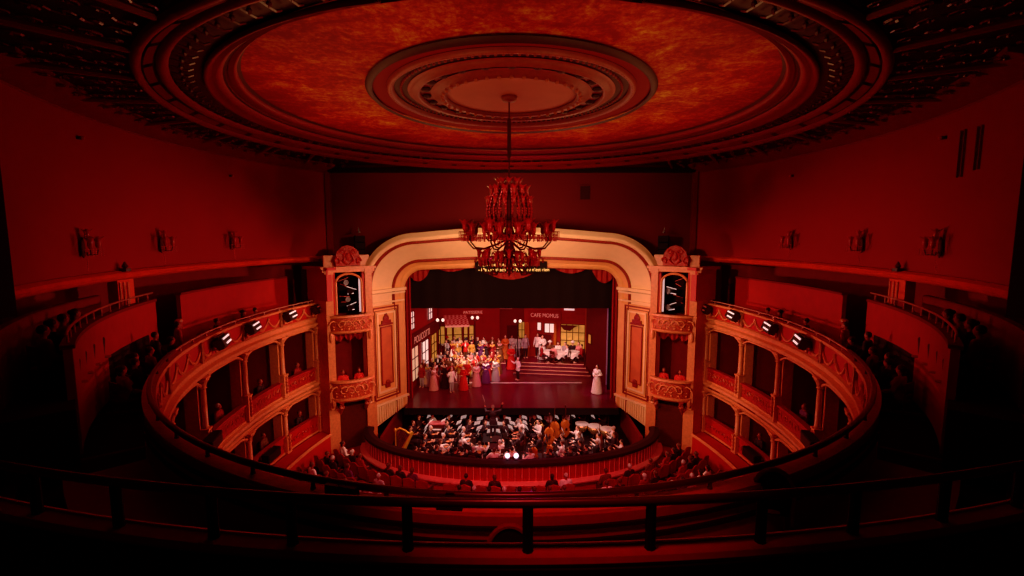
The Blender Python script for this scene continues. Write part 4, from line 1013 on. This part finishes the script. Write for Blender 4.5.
def person(kind, loc, rz, mats, label, group, hat=None, scale=1., cat='person', skin=None, extra=None):
    pose, seated, female = {'man': ('down', 0, 0), 'man_out': ('out', 0, 0), 'woman': ('waist', 0, 1), 'woman_out': ('out', 0, 1), 'conductor': ('raise', 0, 0), 'audience': ('lap', 1, 0), 'lady': ('lap', 1, 1), 'violin': ('violin', 1, 0), 'cello': ('cello', 1, 0), 'wind': ('wind', 1, 0)}[kind]
    if kind not in PROTO: PROTO[kind] = fig(pose, bool(seated), bool(female))
    P = PROTO[kind]
    def mk(nm, m, par=None):
        o = bpy.data.objects.new(nm, P[nm]); C.objects.link(o); o.material_slots[0].link = 'OBJECT'; o.material_slots[0].material = m
        if par: o.parent = par
        return o
    r = mk('person', skin or M_skin); r.location = loc; r.rotation_euler = (0, 0, rz); r.scale = (scale,)*3
    tag(r, label, cat, group)
    i = 0
    for nm in P:
        if nm == 'person': continue
        if nm in ('shawl', 'apron', 'shirt_front'):
            if extra and nm in extra: mk(nm, extra[nm], r)
            continue
        if nm == 'hair': mk(nm, mats[-1], r)
        else: mk(nm, mats[min(i, len(mats)-2)], r); i += 1
    if hat:
        dz = -.43 if seated else 0
        if hat[0] == 'top': m = MB().lathe([(.15, 1.70), (.15, 1.715), (.09, 1.72), (.085, 1.87), (.095, 1.885)], 14, (0, .01, dz))
        else: m = MB().lathe([(.17, 1.69), (.16, 1.71), (.1, 1.73), (.09, 1.79), (.04, 1.82)], 14, (0, .02, dz))
        m.build('hat', hat[1], r, smooth=True)
    return r
def cm(name, c): return mat('cloth_'+name, c, .75, var=.25, scale=14)
CL = {'white': cm('white', (.85, .72, .68)), 'cream': cm('cream', (.78, .55, .36)), 'mustard': cm('mustard', (.62, .30, .05)), 'red': cm('red', (.55, .015, .012)), 'orange': cm('orange', (.6, .14, .03)),
      'purple': cm('purple', (.12, .02, .10)), 'brown': cm('brown', (.14, .04, .015)), 'grey': cm('grey', (.36, .27, .29)), 'dark': cm('dark', (.025, .008, .012)), 'pink': cm('pink', (.65, .22, .22)), 'crimson': cm('crimson', (.28, .008, .012))}
HR = [M_hair, M_hairbr, M_hairbr, M_hairgr]

# soloists and people placed one by one : kind, x, y, z, turn, colours, hair, hat, label
SOLO = [
 ('woman', 5.12, 28.0, SZ, -40, ['white'], M_hair, None, 'lady in a long white gown standing alone at the right edge of the stage'),
 ('man_out', -3.62, 28.15, SZ, 40, ['white', 'grey'], M_hairbr, None, 'man in white shirt and grey trousers in front of the crowd'),
 ('woman', -2.95, 28.6, SZ, -30, ['red'], M_hairbr, None, 'woman in a bright red dress just right of the man in grey trousers'),
 ('woman', -4.15, 29.0, SZ, -50, ['dark'], M_hair, None, 'woman in a dark dress facing the pale woman at the left front of the crowd'),
 ('woman_out', -4.75, 28.55, SZ, 70, ['pink'], M_hair, None, 'woman in a pale pink dress at the left front of the crowd'),
 ('woman', -2.2, 29.3, SZ, 20, ['pink'], M_hairbr, None, 'woman in a rosy grey dress right of the red dress'),
 ('woman', -1.65, 30.0, SZ, 0, ['purple'], M_hair, None, 'woman in a dark purple dress near the right front of the crowd'),
 ('woman', -1.05, 30.4, SZ, -30, ['grey'], M_hairbr, None, 'woman in a dull violet-grey dress at the right front corner of the crowd'),
 ('woman', -.45, 34.2, SZ+.5, 10, ['orange'], M_hairbr, None, 'woman in an orange dress at the right end of the street platform'),
 ('woman', .02, 36.6, SZ, 10, ['white'], M_hair, None, 'lady in white before the alley, upstage of the crowd'),
 ('man', .52, 36.4, SZ, -10, ['white', 'grey'], M_hair, None, 'man in white shirt and pale trousers beside the alley lamp'),
 ('woman', -.02, 33.2, SZ, 10, ['red'], M_hair, None, 'woman in a full red dress left of the terrace steps'),
 ('man_out', .42, 30.6, SZ, -60, ['white', 'dark'], M_hairgr, None, 'waiter with white shirt front standing at the foot of the terrace steps'),
 ('woman', 2.2, 33.6, TZ, 10, ['white'], M_hairbr, None, 'woman in a white dress standing behind the left cafe table'),
 ('man', 1.0, 33.9, TZ, 30, ['grey', 'dark'], M_hair, None, 'man in a grey coat at the left end of the cafe terrace'),
 ('man', 1.9, 34.2, TZ, -20, ['white', 'dark'], M_hair, None, 'waiter in a white jacket in front of the cafe door'),
]
for k, x, y, z, tr_, cl, hr, ht, lb in SOLO:
    ex = {'shirt_front': CL['white']} if k.startswith('man') else ({'shawl': CL['white']} if cl[0] in ('pink', 'purple', 'grey') else None)
    person(k, (x, y, z), rad(tr_), [CL[c] for c in cl]+[hr], lb, None, ht, 1. if x > 1.5 or y > 33 else .87, extra=ex)
# diners on the terrace
def simple_chair(x, y, z, rz, label, group, m=M_wooddk):
    b = MB(Matrix.Translation((0, 0, 0)))
    b.box((0, 0, .45), (.42, .42, .04)).box((0, .2, .82), (.4, .03, .22)).box((0, .2, .6), (.4, .025, .05))
    for sx in (-1, 1):
        b.cap((sx*.18, -.18, .44), .018, (sx*.18, -.18, .02), .016, 6); b.cap((sx*.18, .2, .92), .018, (sx*.18, .2, .02), .016, 6)
    if 'chair' not in PROTO: PROTO['chair'] = b.build('tmp_chair', m).data; bpy.data.objects.remove(bpy.data.objects['tmp_chair'])
    o = bpy.data.objects.new('wooden_chair', PROTO['chair']); C.objects.link(o); o.location = (x, y, z); o.rotation_euler = (0, 0, rz)
    return tag(o, label, 'chair', group)
DIN = [(2.1, 32.7, 90, 'crimson'), (2.75, 33.6, 10, 'brown'), (2.9, 32.35, 140, 'pink'), (3.3, 33.35, 0, 'white'), (3.8, 33.25, -30, 'grey'), (3.85, 32.5, -90, 'white'), (4.35, 33.45, 0, 'dark'), (4.75, 33.3, -40, 'pink'), (4.85, 32.6, -90, 'crimson')]
for i, (x, y, r_, c) in enumerate(DIN):
    d = f'{nth(i)} from the left among the cafe diners'
    simple_chair(x, y, TZ, rad(r_), f'dark cafe chair of the diner {d}', 'cafe chairs')
    person('lady' if i % 2 else 'audience', (x, y, TZ), rad(r_), [CL[c], CL['dark'], HR[i % 3]], f'seated diner in {c}, {d}', 'cafe diners', ('bonnet', CL['white']) if i in (1, 6) else None)
# the street crowd: rows from the front to the rear platform
cols_w = ['white', 'cream', 'mustard', 'mustard', 'orange', 'pink', 'crimson', 'purple', 'brown', 'dark', 'white', 'brown', 'dark', 'crimson', 'red']
ROWS = [('shopfront', 29.2, -5.85, -5.0, 2, SZ), ('window-side', 30.1, -5.8, -5.3, 1, SZ), ('front', 29.7, -5.1, -2.5, 5, SZ), ('second', 30.5, -5.35, -1.2, 8, SZ), ('third', 31.4, -5.25, -.7, 9, SZ), ('fourth', 32.3, -5.15, -.6, 9, SZ), ('fifth', 33.5, -5.0, -.6, 9, SZ+.5), ('rear', 34.5, -4.9, -.8, 9, SZ+.5)]
for ri, (rn_, y, x0, x1, n, z) in enumerate(ROWS):
    xs = [x0+(x1-x0)*(k+.5)/n+R.uniform(-.12, .12) for k in range(n)]
    for k, x in enumerate(xs):
        if x < -4.0: c = R.choice(['dark', 'crimson', 'dark', 'brown', 'crimson', 'grey'])
        else: c = R.choice(cols_w)
        wm = R.random() < .55
        kind = R.choice(['woman', 'woman', 'woman_out']) if wm else R.choice(['man', 'man_out'])
        hat = None; q = R.random()
        if q < .14: hat = ('top', CL['dark']) if not wm else ('bonnet', CL[R.choice(['white', 'cream', 'red'])])
        yy = y+R.uniform(-.18, .18)
        ex = {}
        if wm and R.random() < .6: ex['shawl'] = CL[R.choice(['white', 'cream', 'mustard', 'crimson', 'dark', 'pink'])]
        if wm and R.random() < .4: ex['apron'] = CL[R.choice(['white', 'cream', 'mustard', 'grey'])]
        if not wm and R.random() < .7: ex['shirt_front'] = CL[R.choice(['white', 'white', 'cream', 'crimson'])]
        ms = [CL[c]] + ([] if wm else [CL[R.choice(['dark', 'grey', 'brown', 'cream'])]]) + [R.choice(HR)]
        person(kind, (x, yy, z), rad(R.uniform(-50, 50)), ms, f'chorus {"woman in a" if wm else "man in a"} {c} {"dress" if wm else "coat"}, {nth(k)} from the left, {rn_} row of the street crowd', 'street crowd chorus', hat, R.uniform(.82, .92), extra=ex)

# ---------------------------------------------------------------- orchestra
PF = -11.2
def violin_obj(loc, rz, label):
    if 'violin_parts' not in PROTO:
        b = MB()
        b.surf(lambda u, v: Vector(((.10-.028*math.exp(-((v-.5)/.13)**2)+.012*(v < .5))*math.sin(math.pi*min(1, max(0.0, v))) ** .45*math.cos(2*math.pi*u), .36*(v-.5), .02*math.sin(2*math.pi*u))), 14, 14, wu=True)
        body = b.build('tmp1', M_wood); 
        b = MB(); b.box((0, -.28, .015), (.022, .26, .018)).ell((0, -.42, .02), (.016, .03, .016), 8, 6).box((0, -.1, .03), (.02, .3, .006)); nk = b.build('tmp2', M_wooddk)
        b = MB(); b.tube([(-.3, .0, .05), (.32, -.05, .06)], .006, 5); bw = b.build('tmp3', M_wooddk)
        PROTO['violin_parts'] = (body.data, nk.data, bw.data)
        for q in (body, nk, bw): bpy.data.objects.remove(q)
    o = bpy.data.objects.new('violin', PROTO['violin_parts'][0]); C.objects.link(o); o.location = loc; o.rotation_euler = (0, rad(0), rz)
    for nm, me in (('neck', PROTO['violin_parts'][1]), ('bow', PROTO['violin_parts'][2])):
        c = bpy.data.objects.new(nm, me); C.objects.link(c); c.parent = o
    return tag(o, label, 'violin', 'violins')
def bass_obj(loc, rz, sc, label, name, group):
    t = tag(empty(name, loc, rz), label, name.replace('_', ' '), group)
    b = MB(); b.surf(lambda u, v: Vector(((.24-.07*math.exp(-((v-.52)/.12)**2)+.05*(1-v))*max(.01, math.sin(math.pi*v))**.4*math.cos(2*math.pi*u)*sc, .1*sc*math.sin(2*math.pi*u), (.12+.8*v)*sc)), 18, 16, wu=True); b.build('body', M_wood, t, smooth=True)
    b = MB(); b.cap((0, -.09*sc, .55*sc), .02*sc, (0, -.03*sc, 1.45*sc), .018*sc, 6).ell((0, 0, 1.5*sc), (.03*sc, .05*sc, .06*sc), 8, 6); b.build('neck', M_wooddk, t)
    b = MB(); b.tube([(0, 0, 0), (0, 0, .15*sc)], .008*sc, 5).box((0, -.12*sc, .5*sc), (.09*sc, .02*sc, .1*sc)); b.build('bridge_and_spike', M_blackmet, t)
    return t
def music_stand(loc, rz, label, idx):
    if 'ms' not in PROTO:
        a = MB().tube([(0, 0, .02), (0, 0, 1.0)], .014, 6).tube([(0, 0, .25), (.25, .1, .02)], .01, 5).tube([(0, 0, .25), (-.25, .1, .02)], .01, 5).tube([(0, 0, .25), (0, -.25, .02)], .01, 5).box((0, 0, 1.05), (.42, .02, .28), rx=rad(25)).box((0, -.06, .91), (.5, .06, .015)).build('tmp', M_blackmet)
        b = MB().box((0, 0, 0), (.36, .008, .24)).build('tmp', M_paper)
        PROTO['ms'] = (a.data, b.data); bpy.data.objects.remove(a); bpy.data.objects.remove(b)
    o = bpy.data.objects.new('music_stand', PROTO['ms'][0]); C.objects.link(o); o.location = loc; o.rotation_euler = (0, 0, rz); tag(o, 'black music stand before '+label, 'music stand', 'orchestra music stands')
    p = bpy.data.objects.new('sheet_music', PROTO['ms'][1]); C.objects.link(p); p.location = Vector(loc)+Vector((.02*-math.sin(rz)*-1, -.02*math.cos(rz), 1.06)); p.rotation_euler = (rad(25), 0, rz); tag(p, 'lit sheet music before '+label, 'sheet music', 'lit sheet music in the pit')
COND = Vector((-.95, 23.7, 0))
occupied = []
# conductor on a podium
t = tag(empty('podium', (COND.x, COND.y, PF)), 'black conductor podium in the middle of the pit', 'podium'); MB().box((0, 0, .42), (1.1, 1.1, .84)).build('platform', M_black, t); MB().tube([(-.5, -.5, .84), (-.5, -.5, 1.7), (.5, -.5, 1.7), (.5, -.5, .84)], .02, 6).build('guard_rail', M_blackmet, t)
person('conductor', (COND.x, COND.y, PF+.84), math.pi, [CL['dark'], CL['dark'], M_hairgr], 'conductor in black tails with both arms raised, back to the hall', None)
bt = tag(empty('baton', (COND.x-.44, COND.y+.5, PF+.84+1.72)), 'white baton in the raised hand of the conductor', 'baton'); MB().tube([(0, 0, 0), (-.12, .08, .34)], .012, 6).build('shaft', M_white, bt); MB().ell((0, 0, -.01), (.018, .018, .03), 8, 6).build('grip', M_wood, bt)
# special instruments
def harp(x, y, rz, label):
    t = tag(empty('harp', (x, y, PF), rz), label, 'harp')
    MB().lathe([(.09, 0), (.09, .1), (.04, .16), (.035, 1.6), (.06, 1.66), (.07, 1.75), (.03, 1.82)], 12, (-.42, 0, 0)).build('pillar', M_gold, t, smooth=True)
    MB().tube([(-.42, 0, 1.7), (-.2, 0, 1.78), (.05, 0, 1.62), (.25, 0, 1.42), (.42, 0, 1.5)], [.05, .05, .045, .05, .05], 8).build('neck', M_gold, t, smooth=True)
    MB().tube([(-.36, 0, .12), (.42, 0, 1.46)], [.16, .06], 10).box((-.2, 0, .06), (.6, .35, .12)).build('soundbox', M_gold, t)
    m = MB()
    for k in range(14): f = (k+1)/15; m.tube([(-.36+.72*f, 0, .16+1.3*f), (-.38+.7*f, 0, 1.72-.3*f*f)], .004, 3)
    m.build('strings', M_glasshi, t); occupied.append((x, y, .7))
harp(-5.3, 22.75, rad(25), 'gilded harp at the left end of the orchestra pit')
for i, (x, y) in enumerate(((4.55, 25.3), (5.15, 24.9), (3.9, 25.6))):
    t = tag(empty('timpani', (x, y, PF)), f'copper kettledrum at the right rear of the pit, {("middle", "right-hand", "left-hand")[i]} one', 'drum', 'kettledrums')
    MB().lathe([(.05, .3), (.22, .38), (.33, .58), (.36, .8)], 18).build('bowl', M_brassm, t, smooth=True); MB().lathe([(.37, .8), (.37, .83), (.001, .835)], 18, cap=False).build('drumhead', M_white, t)
    for k in range(3): a = 2.1*k; MB().cap((.12*math.cos(a), .12*math.sin(a), .36), .02, (.3*math.cos(a), .3*math.sin(a), .02), .02, 6).build('leg', M_blackmet, t)
    occupied.append((x, y, .5))
t = tag(empty('upright_keyboard', (-4.05, 25.2, PF), 0), 'small keyboard instrument with a pinkish top at the left rear of the pit', 'piano')
MB().box((0, 0, .55), (.9, .45, .9)).box((0, -.28, .72), (.84, .16, .06)).build('case', M_wooddk, t); MB().box((0, 0, 1.02), (.98, .5, .05)).build('lid', mat('pink_lid', (.6, .12, .13), .25), t); MB().box((0, -.28, .76), (.78, .12, .02)).build('keys', M_white, t)
for sx in (-1, 1): MB().box((sx*.38, -.3, .35), (.08, .08, .7)).build('leg', M_wooddk, t)
occupied.append((-4.05, 25.2, .4))
for i, (x, y, s) in enumerate(((2.35, 25.1, 1.25), (2.0, 24.4, 1.22), (2.95, 25.4, 1.25))):
    bass_obj((x, y, PF), rad(20*i-20), s, f'double bass standing right of the conductor, {("middle", "nearest", "farthest")[i]} of three', 'double_bass', 'double basses'); occupied.append((x, y, .45))
for i, (x, y, rz) in enumerate(((1.1, 22.5, -.3), (1.9, 22.8, -.5), (4.6, 24.2, .2))):
    bass_obj((x, y, PF+.1), rz, .85, f'cello in the pit, {nth(i)} from the left', 'cello', 'cellos'); occupied.append((x, y-.05, .3))
t = tag(empty('french_horn', (1.45, 25.15, PF+.95)), 'bright coiled horn held up at the rear of the pit', 'horn')
MB().tube([(.22*math.cos(a), 0, .22*math.sin(a)) for a in [2*math.pi*k/20 for k in range(20)]], .022, 6, closed=True).tube([(.12*math.cos(a), .03, .12*math.sin(a)) for a in [2*math.pi*k/16 for k in range(16)]], .016, 6, closed=True).build('coil', M_brassm, t, smooth=True)
b = t.children[0]; MB().lathe([(.02, 0), (.03, .12), (.06, .22), (.16, .3)], 16, (.2, 0, -.35), cap=False).build('bell', M_brassm, t, smooth=True)
rows = [(21.5, 11), (22.35, 12), (23.2, 12), (24.05, 12), (24.9, 12), (25.75, 12), (26.5, 11)]
rname = ['row nearest the pit wall', 'second row from the pit wall', 'third row from the pit wall', 'fourth row from the pit wall', 'fifth row from the pit wall', 'sixth row from the pit wall', 'row under the stage edge']
vi = 0
for ri, (y, n) in enumerate(rows):
    lim = 5.0 if ri == 0 else 5.7; k2 = 0
    for k in range(n):
        x = -lim+2*lim*(k+.5)/n+R.uniform(-.15, .15); yy = y+R.uniform(-.15, .15)+(.25 if ri == 0 and abs(x) > 3.4 else 0)
        if (Vector((x, yy, 0))-COND).length < 1.05: continue
        if any(math.hypot(x-a, yy-b) < c+.25 for a, b, c in occupied): continue
        d = COND-Vector((x, yy, 0)); rz = math.atan2(d.x, -d.y)
        side = 'left' if x < -1 else 'right'
        kind = 'violin' if (x < 1.2 and ri < 4) else ('cello' if R.random() < .3 else 'wind')
        lb = f'{nth(k2)} player from the left, {rname[ri]}'; k2 += 1
        simple_chair(x, yy, PF, rz, f'black chair of the {lb}', 'orchestra chairs')
        wht = R.random() < .35
        person(kind, (x, yy, PF), rz, [CL['white'] if wht else CL['dark'], CL['dark'], R.choice(HR)], f'musician in {"white" if wht else "black"}, {lb}', 'orchestra players')
        f = Vector((math.sin(rz), -math.cos(rz), 0)); lt = Vector((f.y, -f.x, 0))
        if kind == 'violin':
            violin_obj(Vector((x, yy, PF))+f*.26+Vector((-math.cos(rz), -math.sin(rz), 0))*.16+Vector((0, 0, .95)), rz+.5, f'violin held by the {lb}'); vi += 1
        if (k+ri) % 2 == 0 or ri > 2:
            music_stand(Vector((x, yy, PF))+f*.75, rz+math.pi*0, f'the {lb}', k)
for i, x in enumerate((-.19, .22)):
    t = tag(empty('pit_rail_lamp', rp(EPIT, 2+i*3-3.4, -.08, -9.64)), f'small bright globe lamp on the pit wall, {("left", "right")[i]} of the pair', 'lamp', 'pit wall lamps')
    MB().lathe([(.08, 0), (.08, .03), (.02, .04), (.02, .1)], 10).build('foot', M_blackmet, t); MB().ell((0, 0, .18), (.11, .11, .11), 12, 8).build('globe', mat('lilac_globe', (.9, .8, .9), .3, emit=1.6, ecol=(.95, .72, .95)), t, smooth=True)

# ---------------------------------------------------------------- stalls seats and audience
s = tag(empty('theatre_seat', (0, 0, -30)), 'x', 'seat')
b = MB(); b.box((0, -.02, .43), (.48, .46, .1)); so = b.build('seat', M_velvet, s)
b = MB(); b.surf(lambda u, v: Vector(((u-.5)*.5, .22+.06*v-.03*math.sin(math.pi*u), .4+.52*v+.05*math.sin(math.pi*u)*v)), 9, 4).surf(lambda u, v: Vector(((u-.5)*.5, .29+.06*v-.03*math.sin(math.pi*u), .4+.52*v+.05*math.sin(math.pi*u)*v)), 9, 4); b.tube([(-.25, .26, .4), (-.25, .31, .92), (0, .28, .98), (.25, .31, .92), (.25, .26, .4)], .03, 6); b.build('backrest', M_velvet, s)
for sx in (-1, 1):
    MB().box((sx*.27, .05, .32), (.05, .4, .6)).box((sx*.27, -.0, .63), (.07, .42, .05)).build('armrest', M_wooddk, s)
first = True
rlab = ['front row', 'second row', 'third row', 'fourth row', 'fifth row']
aud_cols = ['dark', 'dark', 'crimson', 'brown', 'grey', 'dark', 'purple', 'white']
for ri, off in enumerate((1.35, 2.25, 3.15, 4.05, 4.95)):
    ph = -86.; k = 0
    lim = 86
    pts = []
    a0 = -lim
    while a0 <= lim:
        p = rp(EPIT, a0, off); nrm = rn(EPIT, a0)
        step = .58/max(.1, (rp(EPIT, a0+1, off)-p).length)
        ok = ((p.y-19)/11.9)**2+(p.x/9.0)**2 < 1 and math.hypot(abs(p.x)-8.1, p.y-23.7) > 1.7 and (ri < 2 or abs(p.x) > 2.6+.6*(ri-2)) and not (abs(abs(p.x)-2.9) < .45 and ri < 2)
        if ok: pts.append((p, a0))
        a0 += step
    for k, (p, a) in enumerate(pts):
        z = -10.9
        q = Vector((p.x, p.y, z)); rz = math.atan2(0-p.x, p.y-31)*1.0
        d = Vector((0, 30, 0))-Vector((p.x, p.y, 0)); rz = math.atan2(d.x, -d.y)
        lb = f'red stalls seat, {nth(k)} from the left, {rlab[ri]} behind the pit'
        if k >= 30: lb = f'red stalls seat, {nth(len(pts)-1-k)} from the right, {rlab[ri]} behind the pit'
        if first: s.location = q; s.rotation_euler = (0, 0, rz); s['label'] = lb; s['group'] = 'red stalls seats'; first = False
        else: dup(s, q, rz, lb, 'red stalls seats')
        if R.random() < .55:
            c = R.choice(aud_cols)
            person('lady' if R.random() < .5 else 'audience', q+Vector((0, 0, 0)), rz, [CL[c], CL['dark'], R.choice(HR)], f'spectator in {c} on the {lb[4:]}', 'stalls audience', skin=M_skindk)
# audience in the boxes
for sgn in (-1, 1):
    S = SIDE[sgn]
    for lev, z in (('upper', UF), ('lower', LF)):
        for i in range(4):
            p1, p0 = COLS[i], COLS[i+1]
            for j, (t, of) in enumerate(((.3, .55), (.72, .75))):
                if R.random() < .12: continue
                ph = p0+(p1-p0)*(1-t); q = rp(ET, sgn*ph, of, z); d = Vector((0, 29, 0))-Vector((q.x, q.y, 0)); rz = math.atan2(d.x, -d.y)
                n = -rn(ET, sgn*ph); rz2 = math.atan2(n.x, -n.y); 
                lb = f'{("nearer the stage", "farther from the stage")[j]} in the {nth(i)} {lev} box from the stage, {S}'
                simple_chair(q.x, q.y, z, rz2, 'box chair '+lb, 'chairs in the boxes')
                c = R.choice(aud_cols)
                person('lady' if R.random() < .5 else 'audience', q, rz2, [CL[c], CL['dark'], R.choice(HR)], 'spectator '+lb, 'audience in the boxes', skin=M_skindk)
    M = box_frames[sgn]
    for j, x in enumerate((-.42, .38)):
        q = M @ Vector((x, -.1, -8.02)); n = M.to_3x3() @ Vector((0, 1, 0)); rz2 = math.atan2(n.x, -n.y)
        simple_chair(q.x, q.y, q.z-.07, rz2, f'chair in the {S} stage box, {("outer", "inner")[(j+(sgn>0)) % 2]} one', 'stage box chairs')
        person(('audience', 'lady')[j], (q.x, q.y, q.z-.07), rz2, [CL['red'], CL['dark'], M_hairbr], f'spectator in red in the {S} stage box, {("hall side", "portal side")[j]}', 'audience in the stage boxes', skin=M_skindk)
    # gallery audience, standing and seated behind the balcony rail
    GA = [(97, .8, 0), (94.5, .95, 0), (86, .8, 0), (76, .9, 1), (72, .7, 0), (69, .85, 1), (66, .75, 0), (63, .9, 0), (60, .7, 0), (57, .8, 0)]
    for j, (ph, of, st) in enumerate(GA):
        q = rp(ET, sgn*ph, of, -4.46); d = Vector((0, 30, 0))-Vector((q.x, q.y, 0)); rz = math.atan2(d.x, -d.y)
        lb = f'dim spectator {"standing" if st else "seated"} behind the {S} balcony rail, {nth(j)} from the stage'
        if not st: simple_chair(q.x, q.y, -4.46, rz, f'gallery chair of the {nth(j)} spectator from the stage, {S} balcony rail', 'gallery chairs')
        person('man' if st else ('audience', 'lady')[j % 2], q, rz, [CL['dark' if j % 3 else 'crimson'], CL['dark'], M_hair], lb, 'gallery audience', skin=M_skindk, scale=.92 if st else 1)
    for j, (ph, of) in enumerate(((50, .55), (53.5, .5), (57, .55), (60.5, .5))):
        q = rp(EC, sgn*ph, -.5, -3.1); d = Vector((0, 30, 0))-Vector((q.x, q.y, 0)); rz = math.atan2(d.x, -d.y)
        simple_chair(q.x, q.y, -3.1, rz, f'chair against the outer gallery parapet, {S}, {nth(j)} from the viewer', 'outer gallery chairs')
        person(('audience', 'lady')[j % 2], q, rz, [CL['dark' if j % 2 else 'crimson'], CL['dark'], M_hair], f'dim spectator at the {S} outer gallery parapet, {nth(j)} from the viewer', 'outer gallery audience', skin=M_skindk)
    sb = [(Vector((sgn*p.x, p.y, p.z)), Vector((sgn*n.x, n.y, 0))) for p, n in rsecs(EC, 42, 74, 16)]
    struct(MB().sweep(sb, [(0, -3.1), (-.95, -3.1), (-.95, -4.2), (0, -4.2)]).build('floor_outer_gallery_'+S, M_carpet))
# ---------------------------------------------------------------- lights
def light(kind, name, loc, power, col, target=None, size=None, spot=None, blend=.5, sy=None, spread=None):
    d = bpy.data.lights.new(name, kind); d.energy = power; d.color = col
    if kind == 'AREA':
        d.shape = 'RECTANGLE' if sy else 'DISK'; d.size = size; 
        if sy: d.size_y = sy
        if spread: d.spread = rad(spread)
    elif size: d.shadow_soft_size = size
    if kind == 'SPOT': d.spot_size = rad(spot); d.spot_blend = blend
    o = bpy.data.objects.new(name, d); C.objects.link(o); o.location = loc
    if target is not None: o.rotation_euler = (Vector(target)-Vector(loc)).to_track_quat('-Z', 'Y').to_euler()
    return o
RED = (1, .10, .05); WARM = (1, .62, .38); PINK = (1, .72, .66)
# ring of unseen area lights added to brighten the ceiling painting
for k in range(8):
    a = 2*math.pi*(k+.5)/8
    light('AREA', 'ceiling_uplight', (5.2*math.sin(a), 13.2+5.2*math.cos(a), 1.2), 34, (1, .46, .2), (4.2*math.sin(a), 13.2+4.2*math.cos(a), 3.5), 2.6)
for sgn in (-1, 1):
    light('POINT', 'wall_wash', (sgn*6.5, 14.5, .2), 26, (1, .10, .05), size=.6)
    light('POINT', 'wall_wash', (sgn*6.0, 20.5, -1.2), 40, (1, .14, .07), size=.6)
    light('SPOT', 'balcony_wash', (-sgn*3.0, 22.8, -3.4), 3000, (1, .42, .30), (sgn*10.3, 19., -5.8), .4, 70, .7)
    light('SPOT', 'portal_spot', (sgn*8.5, 9, 1.6), 5600, (1, .62, .36), (-sgn*6.4, 24.5, -5.2), .25, 36, .6)
    light('SPOT', 'box_spot', (-sgn*3.0, 16, 0), 1300, (1, .52, .36), (sgn*8.1, 23.5, -5.2), .25, 40, .6)
    light('SPOT', 'stage_front_spot', (sgn*6.5, 10, 1.5), 2200, PINK, (-sgn*1.0, 31, -8.9), .2, 16, .4)
    light('SPOT', 'gallery_spot', (-sgn*1, 17.5, .4), 470, RED, (sgn*11.8, 15.5, -2.6), .4, 75, .8)  # unseen spots added to brighten the cornice and the gallery
light('AREA', 'arch_wash', (0, 17.5, -1.9), 330, (1, .58, .34), (0, 25, -.9), 4., spread=110)
# stage
light('AREA', 'stage_top', (-1.2, 31.5, -2.8), 190, (1, .26, .30), (-1.2, 32, -9.4), 8, sy=4)
light('SPOT', 'crowd_spot', (-1.0, 28.4, -3.2), 2500, (1, .74, .58), (-2.6, 32.3, -8.9), .12, 46, .5)
light('SPOT', 'cafe_spot', (1.5, 28.4, -3.2), 1300, (1, .66, .52), (3.3, 33.0, -8.5), .15, 40, .6)
light('SPOT', 'lady_spot', (3.5, 27.9, -3.4), 500, (1, .8, .85), (5.1, 28.1, -8.6), .2, 26, .5)
light('POINT', 'stage_magenta', (.8, 27.9, -5.6), 250, (1, .015, .36), size=.8)
# pit
light('AREA', 'pit_lamps', (0, 23.6, -8.9), 150, (1, .66, .6), (0, 23.6, -12), 9, sy=3, spread=120)  # one unseen area light added in place of the stand lamps
# unseen red lights added to brighten the stalls and the near balcony
light('AREA', 'stalls_wash', (0, 13.5, -3.6), 270, (1, .13, .15), (0, 19.5, -10.4), 10, sy=2., spread=110)
light('SPOT', 'near_balcony_lamp', (0, 2.6, 2.6), 900, (1, .06, .06), (.6, 5.3, -3.6), .3, 46, .9)
for sgn in (-1, 1): light('SPOT', 'chandelier_spot', (sgn*5, 6.5, -.9), 950, (1, .16, .13), (-.06, 12.6, .1), .15, 24, .5)  # unseen spots added only to brighten the chandelier glass
light('SPOT', 'purple_glint', (-4, 16, -1.5), 40, (.6, .1, 1), (-11.35, 22.3, -2.6), .03, 3.2, .6)
w = bpy.data.worlds.new('dim_red_hall'); scene.world = w; w.use_nodes = True
w.node_tree.nodes['Background'].inputs[0].default_value = (1, .02, .02, 1); w.node_tree.nodes['Background'].inputs[1].default_value = .006
# ---------------------------------------------------------------- camera
cd = bpy.data.cameras.new('camera'); co = bpy.data.objects.new('camera', cd); C.objects.link(co)
cd.sensor_width = 36; cd.lens = 480/1024*36; cd.clip_end = 200; cd.clip_start = .05; cd.shift_x = .5/1024
co.location = (0, 0, 0); co.rotation_euler = (rad(90)-math.atan(53/480), 0, 0)
scene.camera = co
for o in C.objects:
    if o.parent is None: o.location.z += EYE
vs = scene.view_settings
vs.view_transform = 'Standard'; vs.look = 'None'; vs.exposure = 0; vs.gamma = 1
# overall grade of the picture: deep blacks, green and blue held down in the shadows
vs.use_curve_mapping = True
cmp_ = vs.curve_mapping
def curve(i, pts):
    c = cmp_.curves[i]
    while len(c.points) > 2: c.points.remove(c.points[1])
    c.points[0].location = pts[0]; c.points[-1].location = pts[-1]
    for p in pts[1:-1]: c.points.new(*p)
curve(1, [(0, 0), (.008, .004), (.05, .042), (1, 1)]); curve(2, [(0, 0), (.008, .004), (.05, .042), (1, 1)]); curve(3, [(0, 0), (.004, .0025), (.05, .048), (1, 1)])
cmp_.update()
scene.cycles.use_denoising = True
scene.cycles.max_bounces = 6; scene.cycles.diffuse_bounces = 3; scene.cycles.glossy_bounces = 2
scene.cycles.sample_clamp_indirect = 4
